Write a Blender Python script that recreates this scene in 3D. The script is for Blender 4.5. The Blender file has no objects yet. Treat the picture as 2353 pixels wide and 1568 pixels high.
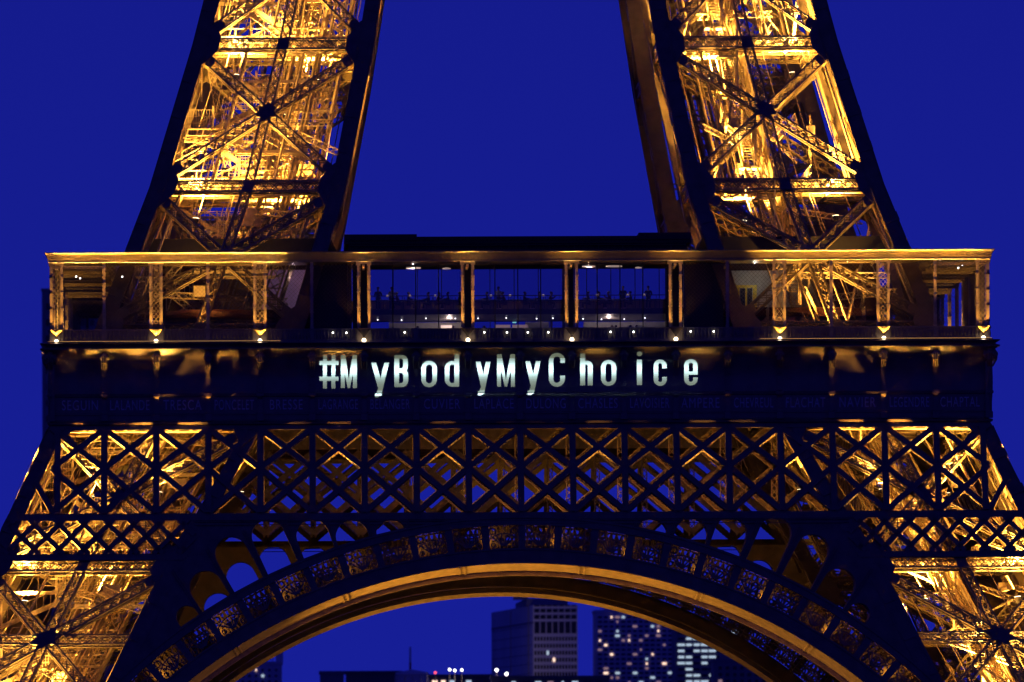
import bpy, bmesh, math, random
from mathutils import Vector, Matrix
R = math.radians
rnd = random.Random(7)
scene = bpy.context.scene
COL = scene.collection

# ------------------------------------------------------------------ camera
D = 625.0                       # camera to the gallery front, metres
S = 31.2                        # photo pixels (2353 wide) per metre at the gallery front
F = S * D
VPX, VPY, ROLL = 736.0, 1780.0, 0.0041
CX, CZ = -463.0 / S, 57.0 - 978.0 / S
TY = 35.35                      # tower axis

cam_d = bpy.data.cameras.new("camera")
cam = bpy.data.objects.new("camera", cam_d)
COL.objects.link(cam)
cam_d.sensor_width = 36.0
cam_d.lens = 36.0 * F / 2353.0
cam_d.clip_start, cam_d.clip_end = 0.5, 20000.0
# frame centre relative to the principal point
cam_d.shift_x = (1176.5 - VPX) / 2353.0
cam_d.shift_y = (VPY - 784.0) / 2353.0
cam.matrix_world = Matrix.Translation((CX, -D, CZ)) @ Matrix.Rotation(R(90), 4, 'X') @ Matrix.Rotation(-ROLL, 4, 'Z')
cam_d.dof.use_dof = True
cam_d.dof.focus_distance = D + 12
cam_d.dof.aperture_fstop = 1.25
scene.camera = cam

# ------------------------------------------------------------------ dusk sky
world = bpy.data.worlds.new("World")
scene.world = world
world.use_nodes = True
nt = world.node_tree
nt.nodes.clear()
sky = nt.nodes.new("ShaderNodeTexSky")
sky.sky_type = 'NISHITA'
sky.sun_disc = False
sky.sun_elevation = R(2.0)
sky.sun_rotation = R(180)
sky.air_density = 1.0
sky.dust_density = 0.3
sky.ozone_density = 6.0
tint = nt.nodes.new("ShaderNodeMix")
tint.data_type = 'RGBA'
tint.blend_type = 'MULTIPLY'
tint.inputs[0].default_value = 1.0
SKY_TINT = (3.7, 0.46, 2.6, 1.0)
tint.inputs[7].default_value = SKY_TINT
bg = nt.nodes.new("ShaderNodeBackground")
bg.inputs[1].default_value = 0.12
out = nt.nodes.new("ShaderNodeOutputWorld")
tcw = nt.nodes.new("ShaderNodeTexCoord")
mpw = nt.nodes.new("ShaderNodeMapping")
mpw.inputs["Location"].default_value = (0, 0, 0.55)      # sample the even blue well above the horizon glow
nt.links.new(tcw.outputs["Generated"], mpw.inputs["Vector"])
nt.links.new(mpw.outputs[0], sky.inputs[0])
nt.links.new(sky.outputs[0], tint.inputs[6])
nt.links.new(tint.outputs[2], bg.inputs[0])
nt.links.new(bg.outputs[0], out.inputs[0])

scene.view_settings.view_transform = 'Standard'
scene.view_settings.look = 'None'
scene.view_settings.exposure = 0.0
scene.view_settings.gamma = 1.0
scene.cycles.use_denoising = True
scene.cycles.sample_clamp_indirect = 8.0
scene.cycles.max_bounces = 5
scene.cycles.diffuse_bounces = 4
scene.cycles.transparent_max_bounces = 24
scene.cycles.use_light_tree = True

# ------------------------------------------------------------------ helpers
def px(x, y, Y=0.0):
    """photo pixel -> world point on the plane at depth Y"""
    ox, oy = x - VPX, y - VPY
    dx, dy = ox - ROLL * oy, oy + ROLL * ox
    k = (D + Y) / F
    return Vector((CX + dx * k, Y, CZ - dy * k))

def mat(name, col, rough=0.5, metal=0.0, noise=0.15, nscale=3.0, emit=None, estr=0.0, spec=0.5):
    m = bpy.data.materials.new(name)
    m.use_nodes = True
    n = m.node_tree
    b = n.nodes["Principled BSDF"]
    b.inputs["Roughness"].default_value = rough
    b.inputs["Metallic"].default_value = metal
    b.inputs["Specular IOR Level"].default_value = spec
    if noise > 0:
        tc = n.nodes.new("ShaderNodeTexCoord")
        tx = n.nodes.new("ShaderNodeTexNoise")
        tx.inputs["Scale"].default_value = nscale
        tx.inputs["Detail"].default_value = 5.0
        n.links.new(tc.outputs["Object"], tx.inputs["Vector"])
        rp = n.nodes.new("ShaderNodeValToRGB")
        rp.color_ramp.elements[0].position = 0.3
        rp.color_ramp.elements[1].position = 0.72
        rp.color_ramp.elements[0].color = tuple(c * (1 - noise) for c in col) + (1,)
        rp.color_ramp.elements[1].color = tuple(min(1, c * (1 + noise)) for c in col) + (1,)
        n.links.new(tx.outputs["Fac"], rp.inputs[0])
        n.links.new(rp.outputs[0], b.inputs["Base Color"])
    else:
        b.inputs["Base Color"].default_value = tuple(col) + (1,)
    if emit:
        b.inputs["Emission Color"].default_value = tuple(emit) + (1,)
        b.inputs["Emission Strength"].default_value = estr
        m.cycles.emission_sampling = 'NONE'              # the lamps themselves light the place
    return m

def glass_mat(name, tintc, refl):
    m = bpy.data.materials.new(name)
    m.use_nodes = True
    n = m.node_tree
    n.nodes.clear()
    t = n.nodes.new("ShaderNodeBsdfTransparent"); t.inputs[0].default_value = tuple(tintc) + (1,)
    g = n.nodes.new("ShaderNodeBsdfGlossy"); g.inputs["Roughness"].default_value = 0.03
    fr = n.nodes.new("ShaderNodeFresnel"); fr.inputs[0].default_value = refl
    mx = n.nodes.new("ShaderNodeMixShader"); o = n.nodes.new("ShaderNodeOutputMaterial")
    n.links.new(fr.outputs[0], mx.inputs[0]); n.links.new(t.outputs[0], mx.inputs[1])
    n.links.new(g.outputs[0], mx.inputs[2]); n.links.new(mx.outputs[0], o.inputs[0])
    return m

M = {
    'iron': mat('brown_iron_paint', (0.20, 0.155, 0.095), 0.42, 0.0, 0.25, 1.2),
    'iron2': mat('lightened_iron_paint', (0.40, 0.31, 0.195), 0.45, 0.0, 0.3, 2.0),  # same brown paint lightened, so inner ironwork bounces more light
    'panel': mat('frieze_paint', (0.20, 0.155, 0.10), 0.27, 0.0, 0.2, 0.9),
    'gilt': mat('gilt_letter', (0.74, 0.65, 0.55), 0.4, 0.0, 0.2, 4.0),
    'black': mat('dark_roof', (0.02, 0.018, 0.02), 0.6, 0, 0.2),
    'dark': mat('dark_metal', (0.045, 0.04, 0.04), 0.45, 0, 0.2),
    'red': mat('dark_red_panel', (0.07, 0.02, 0.017), 0.5, 0, 0.25, 0.8),
    'grey': mat('pale_grey_wall', (0.42, 0.40, 0.38), 0.6, 0, 0.12),
    'yellow': mat('yellow_paint', (0.75, 0.55, 0.05), 0.5, 0, 0.1),
    'floor': mat('floor_deck', (0.12, 0.10, 0.09), 0.6, 0, 0.2),
    'mesh': mat('wire_mesh', (0.14, 0.11, 0.07), 0.4, 0, 0.1),
    'white': mat('white_metal', (0.7, 0.66, 0.6), 0.4, 0, 0.05),
    'cloth': mat('white_cloth', (0.75, 0.73, 0.7), 0.8, 0, 0.05),
    'shirt': mat('white_shirt', (0.75, 0.74, 0.72), 0.8, 0, 0.05),
    'suit': mat('dark_suit', (0.03, 0.03, 0.04), 0.8, 0, 0.1),
    'wine': mat('wine_dress', (0.16, 0.04, 0.05), 0.8, 0, 0.1),
    'skin': mat('skin', (0.5, 0.32, 0.24), 0.6, 0, 0.08),
    'hair': mat('dark_hair', (0.03, 0.02, 0.015), 0.6, 0, 0.2),
    'hairf': mat('fair_hair', (0.25, 0.17, 0.09), 0.6, 0, 0.2),
    'globe': mat('lit_globe', (0.9, 0.8, 0.6), 0.3, 0, 0, emit=(1.0, 0.80, 0.52), estr=5.0),
    'lens': mat('lit_lens', (0.9, 0.9, 0.8), 0.3, 0, 0, emit=(1.0, 0.85, 0.55), estr=6.0),
    'cool': mat('lit_cool_lamp', (0.9, 0.9, 0.9), 0.3, 0, 0, emit=(1.0, 0.96, 0.88), estr=6.0),
    'warmwin': mat('lit_window_warm', (0.5, 0.4, 0.3), 0.3, 0, 0.5, 0.05, emit=(1.0, 0.68, 0.5), estr=1.5),
    'coolwin': mat('lit_window_cool', (0.4, 0.45, 0.5), 0.3, 0, 0.5, 0.05, emit=(0.66, 0.85, 1.0), estr=0.65),
    'dimwin': mat('lit_window_dim', (0.4, 0.3, 0.3), 0.3, 0, 0.5, 0.05, emit=(0.8, 0.48, 0.5), estr=0.3),
    'darkwin': mat('unlit_window', (0.03, 0.03, 0.035), 0.25, 0, 0.2),
    'conc': mat('pale_concrete', (0.82, 0.79, 0.77), 0.8, 0, 0.15, 0.03),
    'conc2': mat('grey_concrete', (0.75, 0.71, 0.70), 0.8, 0, 0.15, 0.03),
    'conc3': mat('dark_facade', (0.3, 0.28, 0.29), 0.7, 0, 0.15, 0.03),
    'zinc': mat('zinc_roof', (0.11, 0.11, 0.13), 0.5, 0, 0.2, 0.05),
    'redlamp': mat('lit_red_lamp', (0.6, 0.1, 0.1), 0.3, 0, 0, emit=(1.0, 0.08, 0.08), estr=2.5),
    'mast': mat('mast_white', (0.6, 0.55, 0.55), 0.6, 0, 0.1),
    'mastred': mat('mast_red', (0.5, 0.06, 0.04), 0.6, 0, 0.1),
    'ground': mat('park_ground', (0.06, 0.06, 0.05), 0.9, 0, 0.4, 0.05),
    'glass': glass_mat('window_glass', (0.50, 0.50, 0.60), 1.7),
    'glow': mat('lit_ceiling_strip', (0.9, 0.8, 0.7), 0.4, 0, 0, emit=(1.0, 0.72, 0.55), estr=0.55),
    'strip': mat('lit_strip', (0.9, 0.7, 0.4), 0.3, 0, 0, emit=(1.0, 0.5, 0.1), estr=1.5),
    'wall_glow': mat('painted_wall_glow', (0.4, 0.2, 0.3), 0.5, 0, 0.6, 0.4, emit=(0.30, 0.16, 0.36), estr=0.16),  # emission stands in for coloured light falling on pavilion surfaces
    'teal': mat('lit_teal_sign', (0.2, 0.5, 0.5), 0.4, 0, 0, emit=(0.3, 0.9, 0.8), estr=1.2),
}

class MB:
    """collects shapes, builds them as ONE mesh object"""
    def __init__(s):
        s.v = []; s.f = []; s.mi = []; s.cur = 0
    def face(s, pts):
        n = len(s.v); s.v += [tuple(p) for p in pts]; s.f.append(tuple(range(n, n + len(pts)))); s.mi.append(s.cur)
    def box(s, x0, y0, z0, x1, y1, z1):
        n = len(s.v)
        s.v += [(x0, y0, z0), (x1, y0, z0), (x1, y1, z0), (x0, y1, z0), (x0, y0, z1), (x1, y0, z1), (x1, y1, z1), (x0, y1, z1)]
        for q in ((0, 3, 2, 1), (4, 5, 6, 7), (0, 1, 5, 4), (1, 2, 6, 5), (2, 3, 7, 6), (3, 0, 4, 7)):
            s.f.append(tuple(n + i for i in q)); s.mi.append(s.cur)
    def bar(s, p, q, w, h=None, up=(0, 0, 1), cap=True):
        p = Vector(p); q = Vector(q); h = h or w
        d = (q - p)
        if d.length < 1e-6: return
        d.normalize(); u = Vector(up)
        a = d.cross(u)
        if a.length < 1e-3: a = d.cross(Vector((0, 1, 0)))
        a.normalize(); b = a.cross(d); b.normalize()
        a *= w / 2; b *= h / 2
        n = len(s.v)
        for c in (p, q):
            s.v += [tuple(c - a - b), tuple(c + a - b), tuple(c + a + b), tuple(c - a + b)]
        fs = [(0, 1, 5, 4), (1, 2, 6, 5), (2, 3, 7, 6), (3, 0, 4, 7)]
        if cap: fs += [(3, 2, 1, 0), (4, 5, 6, 7)]
        for f in fs:
            s.f.append(tuple(n + i for i in f)); s.mi.append(s.cur)
    def tube(s, p, q, r0, r1=None, k=10):
        p = Vector(p); q = Vector(q); r1 = r0 if r1 is None else r1
        d = (q - p).normalized()
        a = d.cross(Vector((0, 0, 1)))
        if a.length < 1e-3: a = d.cross(Vector((0, 1, 0)))
        a.normalize(); b = a.cross(d)
        n = len(s.v)
        for c, r in ((p, r0), (q, r1)):
            for i in range(k):
                t = 2 * math.pi * i / k
                s.v.append(tuple(c + a * r * math.cos(t) + b * r * math.sin(t)))
        for i in range(k):
            j = (i + 1) % k
            s.f.append((n + i, n + j, n + k + j, n + k + i)); s.mi.append(s.cur)
        s.f.append(tuple(n + k - 1 - i for i in range(k))); s.mi.append(s.cur)
        s.f.append(tuple(n + k + i for i in range(k))); s.mi.append(s.cur)
    def lathe(s, c, prof, k=14):
        c = Vector(c); n = len(s.v)
        for r, z in prof:
            for i in range(k):
                t = 2 * math.pi * i / k
                s.v.append((c.x + r * math.cos(t), c.y + r * math.sin(t), c.z + z))
        for a in range(len(prof) - 1):
            for i in range(k):
                j = (i + 1) % k
                s.f.append((n + a * k + i, n + a * k + j, n + (a + 1) * k + j, n + (a + 1) * k + i)); s.mi.append(s.cur)
    def ball(s, c, r, k=12, h=8, sz=1.0):
        s.lathe(c, [(max(1e-4, r * math.sin(math.pi * i / h)), -r * sz * math.cos(math.pi * i / h)) for i in range(h + 1)], k)
    def prism(s, pts, off):
        """closed outline pushed along off"""
        off = Vector(off); a = [Vector(p) for p in pts]; b = [p + off for p in a]; n = len(s.v); k = len(a)
        s.v += [tuple(p) for p in a + b]
        s.f.append(tuple(range(n + k - 1, n - 1, -1))); s.mi.append(s.cur)
        s.f.append(tuple(range(n + k, n + 2 * k))); s.mi.append(s.cur)
        for i in range(k):
            j = (i + 1) % k
            s.f.append((n + i, n + j, n + k + j, n + k + i)); s.mi.append(s.cur)
    def lattice(s, p, q, nrm, w, d=0.0, t=0.09, z=0.05, pitch=0.8, edge=None):
        """lattice girder p-q: two chords w apart in the plane with normal nrm, doubled d apart, zigzag webs"""
        p = Vector(p); q = Vector(q); nrm = Vector(nrm).normalized()
        ax = (q - p); L = ax.length
        if L < 0.3: return
        ax.normalize(); u = nrm.cross(ax).normalized()
        n = max(2, int(round(L / pitch)))
        for o in ((-d / 2, d / 2) if d else (0.0,)):
            off = nrm * o
            for sg in (-1, 1):
                s.bar(p + off + u * sg * w / 2, q + off + u * sg * w / 2, t, t * 1.3, nrm, False)
            for i in range(n):
                a = p + ax * (L * i / n) + off; b = p + ax * (L * (i + 1) / n) + off
                g = 1 if i % 2 else -1
                s.bar(a + u * g * w / 2, b - u * g * w / 2, z, z, nrm, False)
                s.bar(a - u * g * w / 2, b + u * g * w / 2, z, z, nrm, False)
        if d:
            for sg in (-1, 1):
                for i in range(0, n):
                    a = p + ax * (L * i / n) + u * sg * w / 2; b = p + ax * (L * (i + 1) / n) + u * sg * w / 2
                    g = 1 if i % 2 else -1
                    s.bar(a + nrm * g * d / 2, b - nrm * g * d / 2, z, z, u, False)
    def build(s, name, m, parent=None, rotz=0.0, loc=None, smooth=False):
        me = bpy.data.meshes.new(name)
        me.from_pydata(s.v, [], s.f)
        for q in (m if isinstance(m, (list, tuple)) else [m]):
            me.materials.append(M[q] if isinstance(q, str) else q)
        if any(s.mi):
            me.polygons.foreach_set("material_index", s.mi)
        if smooth:
            me.polygons.foreach_set("use_smooth", [True] * len(s.f))
        bm = bmesh.new(); bm.from_mesh(me); bmesh.ops.recalc_face_normals(bm, faces=bm.faces[:]); bm.to_mesh(me); bm.free()
        o = bpy.data.objects.new(name, me)
        COL.objects.link(o)
        if parent: o.parent = parent
        o.rotation_euler.z = rotz
        if loc: o.location = loc
        return o

def tag(o, label=None, cat=None, group=None, kind=None):
    if label: o['label'] = label
    if cat: o['category'] = cat
    if group: o['group'] = group
    if kind: o['kind'] = kind
    return o
def empty(name, loc, label=None, cat=None, group=None, rz=0.0):
    o = bpy.data.objects.new(name, None); COL.objects.link(o)
    o.location = loc; o.rotation_euler.z = rz; o.empty_display_size = 0.3
    return tag(o, label, cat, group)
def copy_tree(o, parent=None):
    c = o.copy(); COL.objects.link(c)
    if parent: c.parent = parent
    for ch in list(o.children): copy_tree(ch, c)
    return c
def interp(tab, z):
    for (a, b), (c, d) in zip(tab, tab[1:]):
        if z <= c: return b + (d - b) * (z - a) / (c - a)
    return tab[-1][1]
ORD = ['leftmost', 'second', 'third', 'fourth', 'fifth', 'sixth', 'seventh', 'eighth', 'ninth', 'tenth', 'eleventh', 'twelfth',
       'thirteenth', 'fourteenth', 'fifteenth', 'sixteenth', 'seventeenth', 'eighteenth', 'nineteenth', 'twentieth']
def lamp(kind, loc, col, power, parent=None, aim=None, size=120, blend=0.6, rad=0.12, name='lamp_light'):
    l = bpy.data.lights.new(name, kind); l.color = col; l.energy = power
    l.shadow_soft_size = rad
    if kind == 'SPOT': l.spot_size = R(size); l.spot_blend = blend
    o = bpy.data.objects.new(name, l); COL.objects.link(o)
    if parent: o.parent = parent
    o.location = loc
    if aim is not None:
        o.rotation_euler = Vector(aim).to_track_quat('-Z', 'Y').to_euler()
    return o
GOLD = (1.0, 0.485, 0.075)
GOLDH = (1.0, 0.47, 0.07)
ORANGE = (1.0, 0.45, 0.055)

# ------------------------------------------------------------------ ground
def hill(y):
    t = min(1, max(0, (-y - 340) / 270.0)); t = t * t * (3 - 2 * t)
    return 24.0 * t
g = MB()
ys = [-1500, -700, -640, -620, -600, -560, -520, -480, -440, -400, -360, -330, -200, 0, 400, 2000, 9000]
for a, b in zip(ys, ys[1:]):
    g.face([(-6000, a, hill(a)), (6000, a, hill(a)), (6000, b, hill(b)), (-6000, b, hill(b))])
tag(g.build('ground', 'ground'), kind='structure')

# ================================================================== the tower
OUT = [(0, 62.5), (19, 50.6), (30, 44.7), (40.9, 39.35), (51.5, 34.55), (58.6, 31.4), (69.5, 27.35), (80.4, 24.15), (91.4, 21.4), (102, 19)]
INN = [(0, 44), (19, 35.6), (30, 30.2), (40.9, 25.0), (51.5, 18.95), (58.6, 16.0), (69.5, 12.75), (80.4, 10.65), (91.4, 8.9), (102, 7.5)]
Wo = lambda z: interp(OUT, z)
Vi = lambda z: interp(INN, z)
LV = [0, 19, 30, 40.9, 51.5, 58.6, 69.5, 80.4, 91.4, 102]
tower = empty('iron_tower', (0, TY, 0), 'floodlit wrought iron lattice tower with a great arch and a gallery storey', 'tower')
CW = 1.05                                              # column width

def build_leg():
    """leg at the front left corner, coordinates about the tower axis"""
    m = MB()
    o = lambda z: Wo(z) - CW / 2
    i = lambda z: Vi(z) + CW / 2
    cols = [(lambda z: (-o(z), -o(z))), (lambda z: (-i(z), -o(z))), (lambda z: (-o(z), -i(z))), (lambda z: (-i(z), -i(z)))]
    P = lambda k, z: Vector((cols[k](z)[0], cols[k](z)[1], z))
    for k in range(4):
        for a, b in zip(LV, LV[1:]):
            p0, p1 = P(k, a), P(k, b)
            # four plates of the box column, joints shown by cover plates
            n = len(m.v); h = CW / 2
            for c in (p0, p1):
                m.v += [(c.x - h, c.y - h, c.z), (c.x + h, c.y - h, c.z), (c.x + h, c.y + h, c.z), (c.x - h, c.y + h, c.z)]
            for f in ((0, 1, 5, 4), (1, 2, 6, 5), (2, 3, 7, 6), (3, 0, 4, 7)):
                m.f.append(tuple(n + q for q in f)); m.mi.append(0)
            for t in (0.25, 0.5, 0.75):
                c = p0.lerp(p1, t); d = (p1 - p0).normalized() * 0.35
                m.bar(c - d, c + d, CW + 0.06, CW + 0.06, (0, 1, 0))
            # edge angles and rivet ladder give the columns their lit edges
            for ex in (-1, 1):
                for ey in (-1, 1):
                    e = Vector((ex * (h + 0.03), ey * (h + 0.03), 0))
                    m.bar(p0 + e, p1 + e, 0.07, 0.07, (0, 1, 0), False)
    leg = m.build('leg', 'iron', tower)
    faces = [(0, 1, Vector((0, -1, 0))), (2, 3, Vector((0, 1, 0))), (0, 2, Vector((-1, 0, 0))), (1, 3, Vector((1, 0, 0)))]
    for fi, (a, b, nr) in enumerate(faces):
        for lv in range(1, len(LV) - 1):
            z0, z1 = LV[lv], LV[lv + 1]
            A0, B0, A1, B1 = P(a, z0), P(b, z0), P(a, z1), P(b, z1)
            nrm = (B0 - A0).cross(A1 - A0).normalized()
            if nrm.dot(nr) < 0: nrm = -nrm
            m0, m1 = (A0 + B0) / 2, (A1 + B1) / 2
            ua = (A1 - A0).normalized(); ub = (B1 - B0).normalized(); ux = (B0 - A0).normalized()
            g = MB()
            h = CW / 2
            # horizontal girder at the lower node
            g.lattice(A0 + ux * h, B0 - ux * h, nrm, 0.8, 0.55, 0.13, 0.065, 0.8)
            g.build('girder', 'iron', leg)
            x = MB()
            off = 1.15
            e = 0.75
            x.lattice(A0 + ua * off + ux * e, B1 - ub * off - ux * e, nrm, 0.70, 0.4, 0.13, 0.06, 0.85)
            x.lattice(B0 + ub * off - ux * e, A1 - ua * off + ux * e, nrm, 0.70, 0.4, 0.13, 0.06, 0.85)
            x.lattice(m0 + ua * 0.4, m1 - ua * 0.4, nrm, 0.64, 0.4, 0.12, 0.06, 0.85)
            if z0 == 30:
                am, bm_ = (A0 + A1) / 2, (B0 + B1) / 2
                x.lattice(am + ux * h, bm_ - ux * h, nrm, 0.7, 0.5, 0.10, 0.05, 0.8)
            # end discs of the diagonals
            for q, w in ((A0 + ua * 1.5 + ux * 1.1, 0), (B0 + ub * 1.5 - ux * 1.1, 0), (A1 - ua * 1.5 + ux * 1.1, 0), (B1 - ub * 1.5 - ux * 1.1, 0)):
                x.tube(q - nrm * 0.34, q + nrm * 0.34, 0.40, 0.40, 12)
            x.build('cross_brace', 'iron', leg)
            # star plate where the diagonals meet, square plate at the girder middle, gussets at the columns
            s = MB()
            # diagonals cross where? midpoint weighting by widths
            w0, w1 = (B0 - A0).length, (B1 - A1).length
            c = m0.lerp(m1, w0 / (w0 + w1))
            uy = ua.lerp(ub, 0.5).normalized()
            pts = []
            for k in range(12):
                rr = (0.80 if k % 2 == 0 else 0.50) * (1.15 if z0 == 30 else 1.0)
                t = math.pi * 2 * k / 12 + math.pi / 6
                pts.append(c + nrm * 0.36 + ux * rr * math.cos(t) * 1.08 + uy * rr * math.sin(t))
            s.prism(pts, -nrm * 0.05)
            s.build('star_plate', 'iron', leg)
            s = MB()
            q = m0 + nrm * 0.32; wd = 0.48
            s.prism([q - ux * wd - uy * 0.47, q + ux * wd - uy * 0.47, q + ux * wd * .8, q + ux * wd + uy * 0.47, q - ux * wd + uy * 0.47, q - ux * wd * .8], -nrm * 0.05)
            s.build('centre_plate', 'iron', leg)
            for q, sg, uu in ((A0 + nrm * (h + 0.01), 1, ua), (B0 + nrm * (h + 0.01), -1, ub)):
                s = MB(); v = ux * sg
                s.prism([q + v * .3 - uu * 1.9, q + v * (h + .15) - uu * 1.7, q + v * (h + .95) - uu * 0.6, q + v * (h + .95) + uu * 0.5, q + v * (h + .15) + uu * 1.7, q + v * .3 + uu * 1.9], -nrm * 0.06)
                s.build('gusset', 'iron', leg)
    # ---- inside: lift tracks, stairs, diaphragms, pipes
    def inside(fx, fy, z):
        return Vector((-(i(z) + (o(z) - i(z)) * fx), -(i(z) + (o(z) - i(z)) * fy), z))
    for fx, fy in ((0.20, 0.45), (0.36, 0.45)):
        t = MB()
        for a, b in zip(LV[1:], LV[2:]):
            p, q = inside(fx, fy, a), inside(fx, fy, b)
            t.lattice(p, q, (0, -1, 0), 0.9, 0.7, 0.13, 0.06, 0.9)
            n = 12
            for k in range(n):
                c = p.lerp(q, k / n)
                t.bar(c + Vector((-0.7, -0.4, 0)), c + Vector((0.7, -0.4, 0)), 0.12, 0.12)
            t.bar(p + Vector((-.9, -.5, 0)), q + Vector((-.9, -.5, 0)), 0.22, 0.3)
            t.bar(p + Vector((.9, -.5, 0)), q + Vector((.9, -.5, 0)), 0.22, 0.3)
        t.build('lift_track', 'iron2', leg)
    st = MB()
    z = 20.0; left = True
    while z < 100:
        if not (55 < z + 1 < 58):
            x0, x1 = (0.88, 0.50) if left else (0.50, 0.88)
            p, q = inside(x0, 0.40, z), inside(x1, 0.40, z + 2.7)
            dy = Vector((0, 0.9, 0))
            for e in (Vector(), dy):
                st.bar(p + e, q + e, 0.08, 0.34, (0, 0, 1))
                st.bar(p + e + Vector((0, 0, 1.05)), q + e + Vector((0, 0, 1.05)), 0.06, 0.06)
                for k in range(13):
                    c = p.lerp(q, k / 12) + e
                    st.bar(c, c + Vector((0, 0, 1.05)), 0.03, 0.03)
            for k in range(14):
                c = p.lerp(q, k / 14)
                st.bar(c, c + dy, 0.3, 0.05)
            st.bar(q + dy * .5 - Vector((1.1, 0, 0)), q + dy * .5 + Vector((1.1, 0, 0)), 1.6, 0.1)
            # landing screens
            for k in range(12):
                c = q + Vector((-1.1 + 2.2 * k / 11, -.3, 0))
                st.bar(c, c + Vector((0, 0, 2.0)), 0.035, 0.035)
            for zz in (0.0, 0.5, 1.0, 1.5, 2.0):
                st.bar(q + Vector((-1.1, -.3, zz)), q + Vector((1.1, -.3, zz)), 0.05, 0.05)
            st.bar(q + Vector((-1.2, -.3, -2.7)), q + Vector((-1.2, -.3, 2.3)), 0.11, 0.11, (0, 1, 0))
            st.bar(q + Vector((1.2, -.3, -2.7)), q + Vector((1.2, -.3, 2.3)), 0.11, 0.11, (0, 1, 0))
        left = not left; z += 2.7
    st.build('stairway', 'iron2', leg)
    for lv in range(1, len(LV) - 1):
        z = LV[lv]
        d = MB()
        c4 = [inside(a, b, z) for a, b in ((0, 0), (1, 0), (1, 1), (0, 1))]
        d.lattice(c4[0], c4[2], (0, 0, 1), 0.6, 0.6, 0.1, 0.05, 0.9)
        d.lattice(c4[1], c4[3], (0, 0, 1), 0.6, 0.6, 0.1, 0.05, 0.9)
        for f in (0.25, 0.5, 0.75):
            d.lattice(inside(0, f, z), inside(1, f, z), (0, 1, 0), 0.7, 0.0, 0.1, 0.05, 0.8)
            d.lattice(inside(f, 0, z), inside(f, 1, z), (1, 0, 0), 0.7, 0.0, 0.1, 0.05, 0.8)
        # walkway with railings
        for f in (0.12, 0.62):
            p, q = inside(0, f, z + .55), inside(1, f, z + .55)
            d.bar(p, q, 1.0, 0.08)
            for hh in (0.45, 1.05):
                d.bar(p + Vector((0, -.5, hh)), q + Vector((0, -.5, hh)), 0.06, 0.06)
            for k in range(11):
                c = p.lerp(q, k / 10) + Vector((0, -.5, 0))
                d.bar(c, c + Vector((0, 0, 1.05)), 0.05, 0.05)
        d.build('walkway_deck', 'iron2', leg)
        # secondary bracing, pipes and cable trays
        pz = MB(); z1 = LV[lv + 1]
        for k in range(7):
            fa, fb = rnd.random(), rnd.random()
            ga, gb = rnd.uniform(.1, .95), rnd.uniform(.1, .95)
            za, zb = rnd.uniform(z, z1), rnd.uniform(z, z1)
            p, q = inside(fa, ga, za), inside(fb, gb, zb)
            pz.lattice(p, q, (0, -1, 0.2), 0.45, 0.0, 0.08, 0.045, 0.6)
        for k in range(6):
            fa, ga = rnd.uniform(.05, .95), rnd.uniform(.2, .95)
            pz.bar(inside(fa, ga, z), inside(fa, ga, z1), 0.12 + .1 * rnd.random(), 0.12)
        for k in range(4):
            ga = rnd.uniform(.3, .9)
            za = rnd.uniform(z + 1, z1 - 1)
            fa = rnd.uniform(0, .6)
            pz.bar(inside(fa, ga, za), inside(fa + .4, ga, za), 0.2, 0.25)
        for k in range(3):
            c = inside(rnd.uniform(.2, .8), rnd.uniform(.3, .8), rnd.uniform(z + 1.5, z1 - 1.5))
            a, b, e = rnd.uniform(.3, .8), .3, rnd.uniform(.3, .7)
            pz.box(c.x - a, c.y - b, c.z - e, c.x + a, c.y + b, c.z + e)
        for k in range(12):
            fa, ga = rnd.uniform(.03, .97), rnd.uniform(.05, .95)
            pz.bar(inside(fa, ga, z), inside(fa + rnd.uniform(-.06, .06), ga, z1), .055, .055, (0, 0, 1), False)
        for k in range(5):
            ga = rnd.uniform(.1, .95); za = rnd.uniform(z + 1, z1 - 1); fa = rnd.uniform(0, .5)
            for hh in (0, .5, 1.0): pz.bar(inside(fa, ga, za + hh), inside(fa + .45, ga, za + hh), .05, .05, (0, 0, 1), False)
            for q_ in range(6): pz.bar(inside(fa + .09 * q_, ga, za), inside(fa + .09 * q_, ga, za + 1.0), .045, .045, (0, 1, 0), False)
        pz.build('service_pipe', 'iron2', leg)
    # pulley wheels on the lift track
    for zz, fx in ((76.2, 0.18), (75.2, 0.40)):
        w = MB()
        c = inside(fx, 0.30, zz)
        k = 20
        for a in range(k):
            t0, t1 = 2 * math.pi * a / k, 2 * math.pi * (a + 1) / k
            w.bar(c + Vector((math.cos(t0), 0, math.sin(t0))) * .95, c + Vector((math.cos(t1), 0, math.sin(t1))) * .95, .2, .18, (0, 1, 0))
        for a in range(3):
            t0 = math.pi * a / 3
            v = Vector((math.cos(t0), 0, math.sin(t0))) * .9
            w.bar(c - v, c + v, .12, .12, (0, 1, 0))
        w.tube(c + Vector((0, -.2, 0)), c + Vector((0, .2, 0)), .25, .25)
        w.build('pulley_wheel', 'iron2', leg)
    return leg
leg0 = build_leg()
for k in (1, 2, 3):
    l = copy_tree(leg0); l.parent = tower; l.rotation_euler.z = k * math.pi / 2

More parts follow.
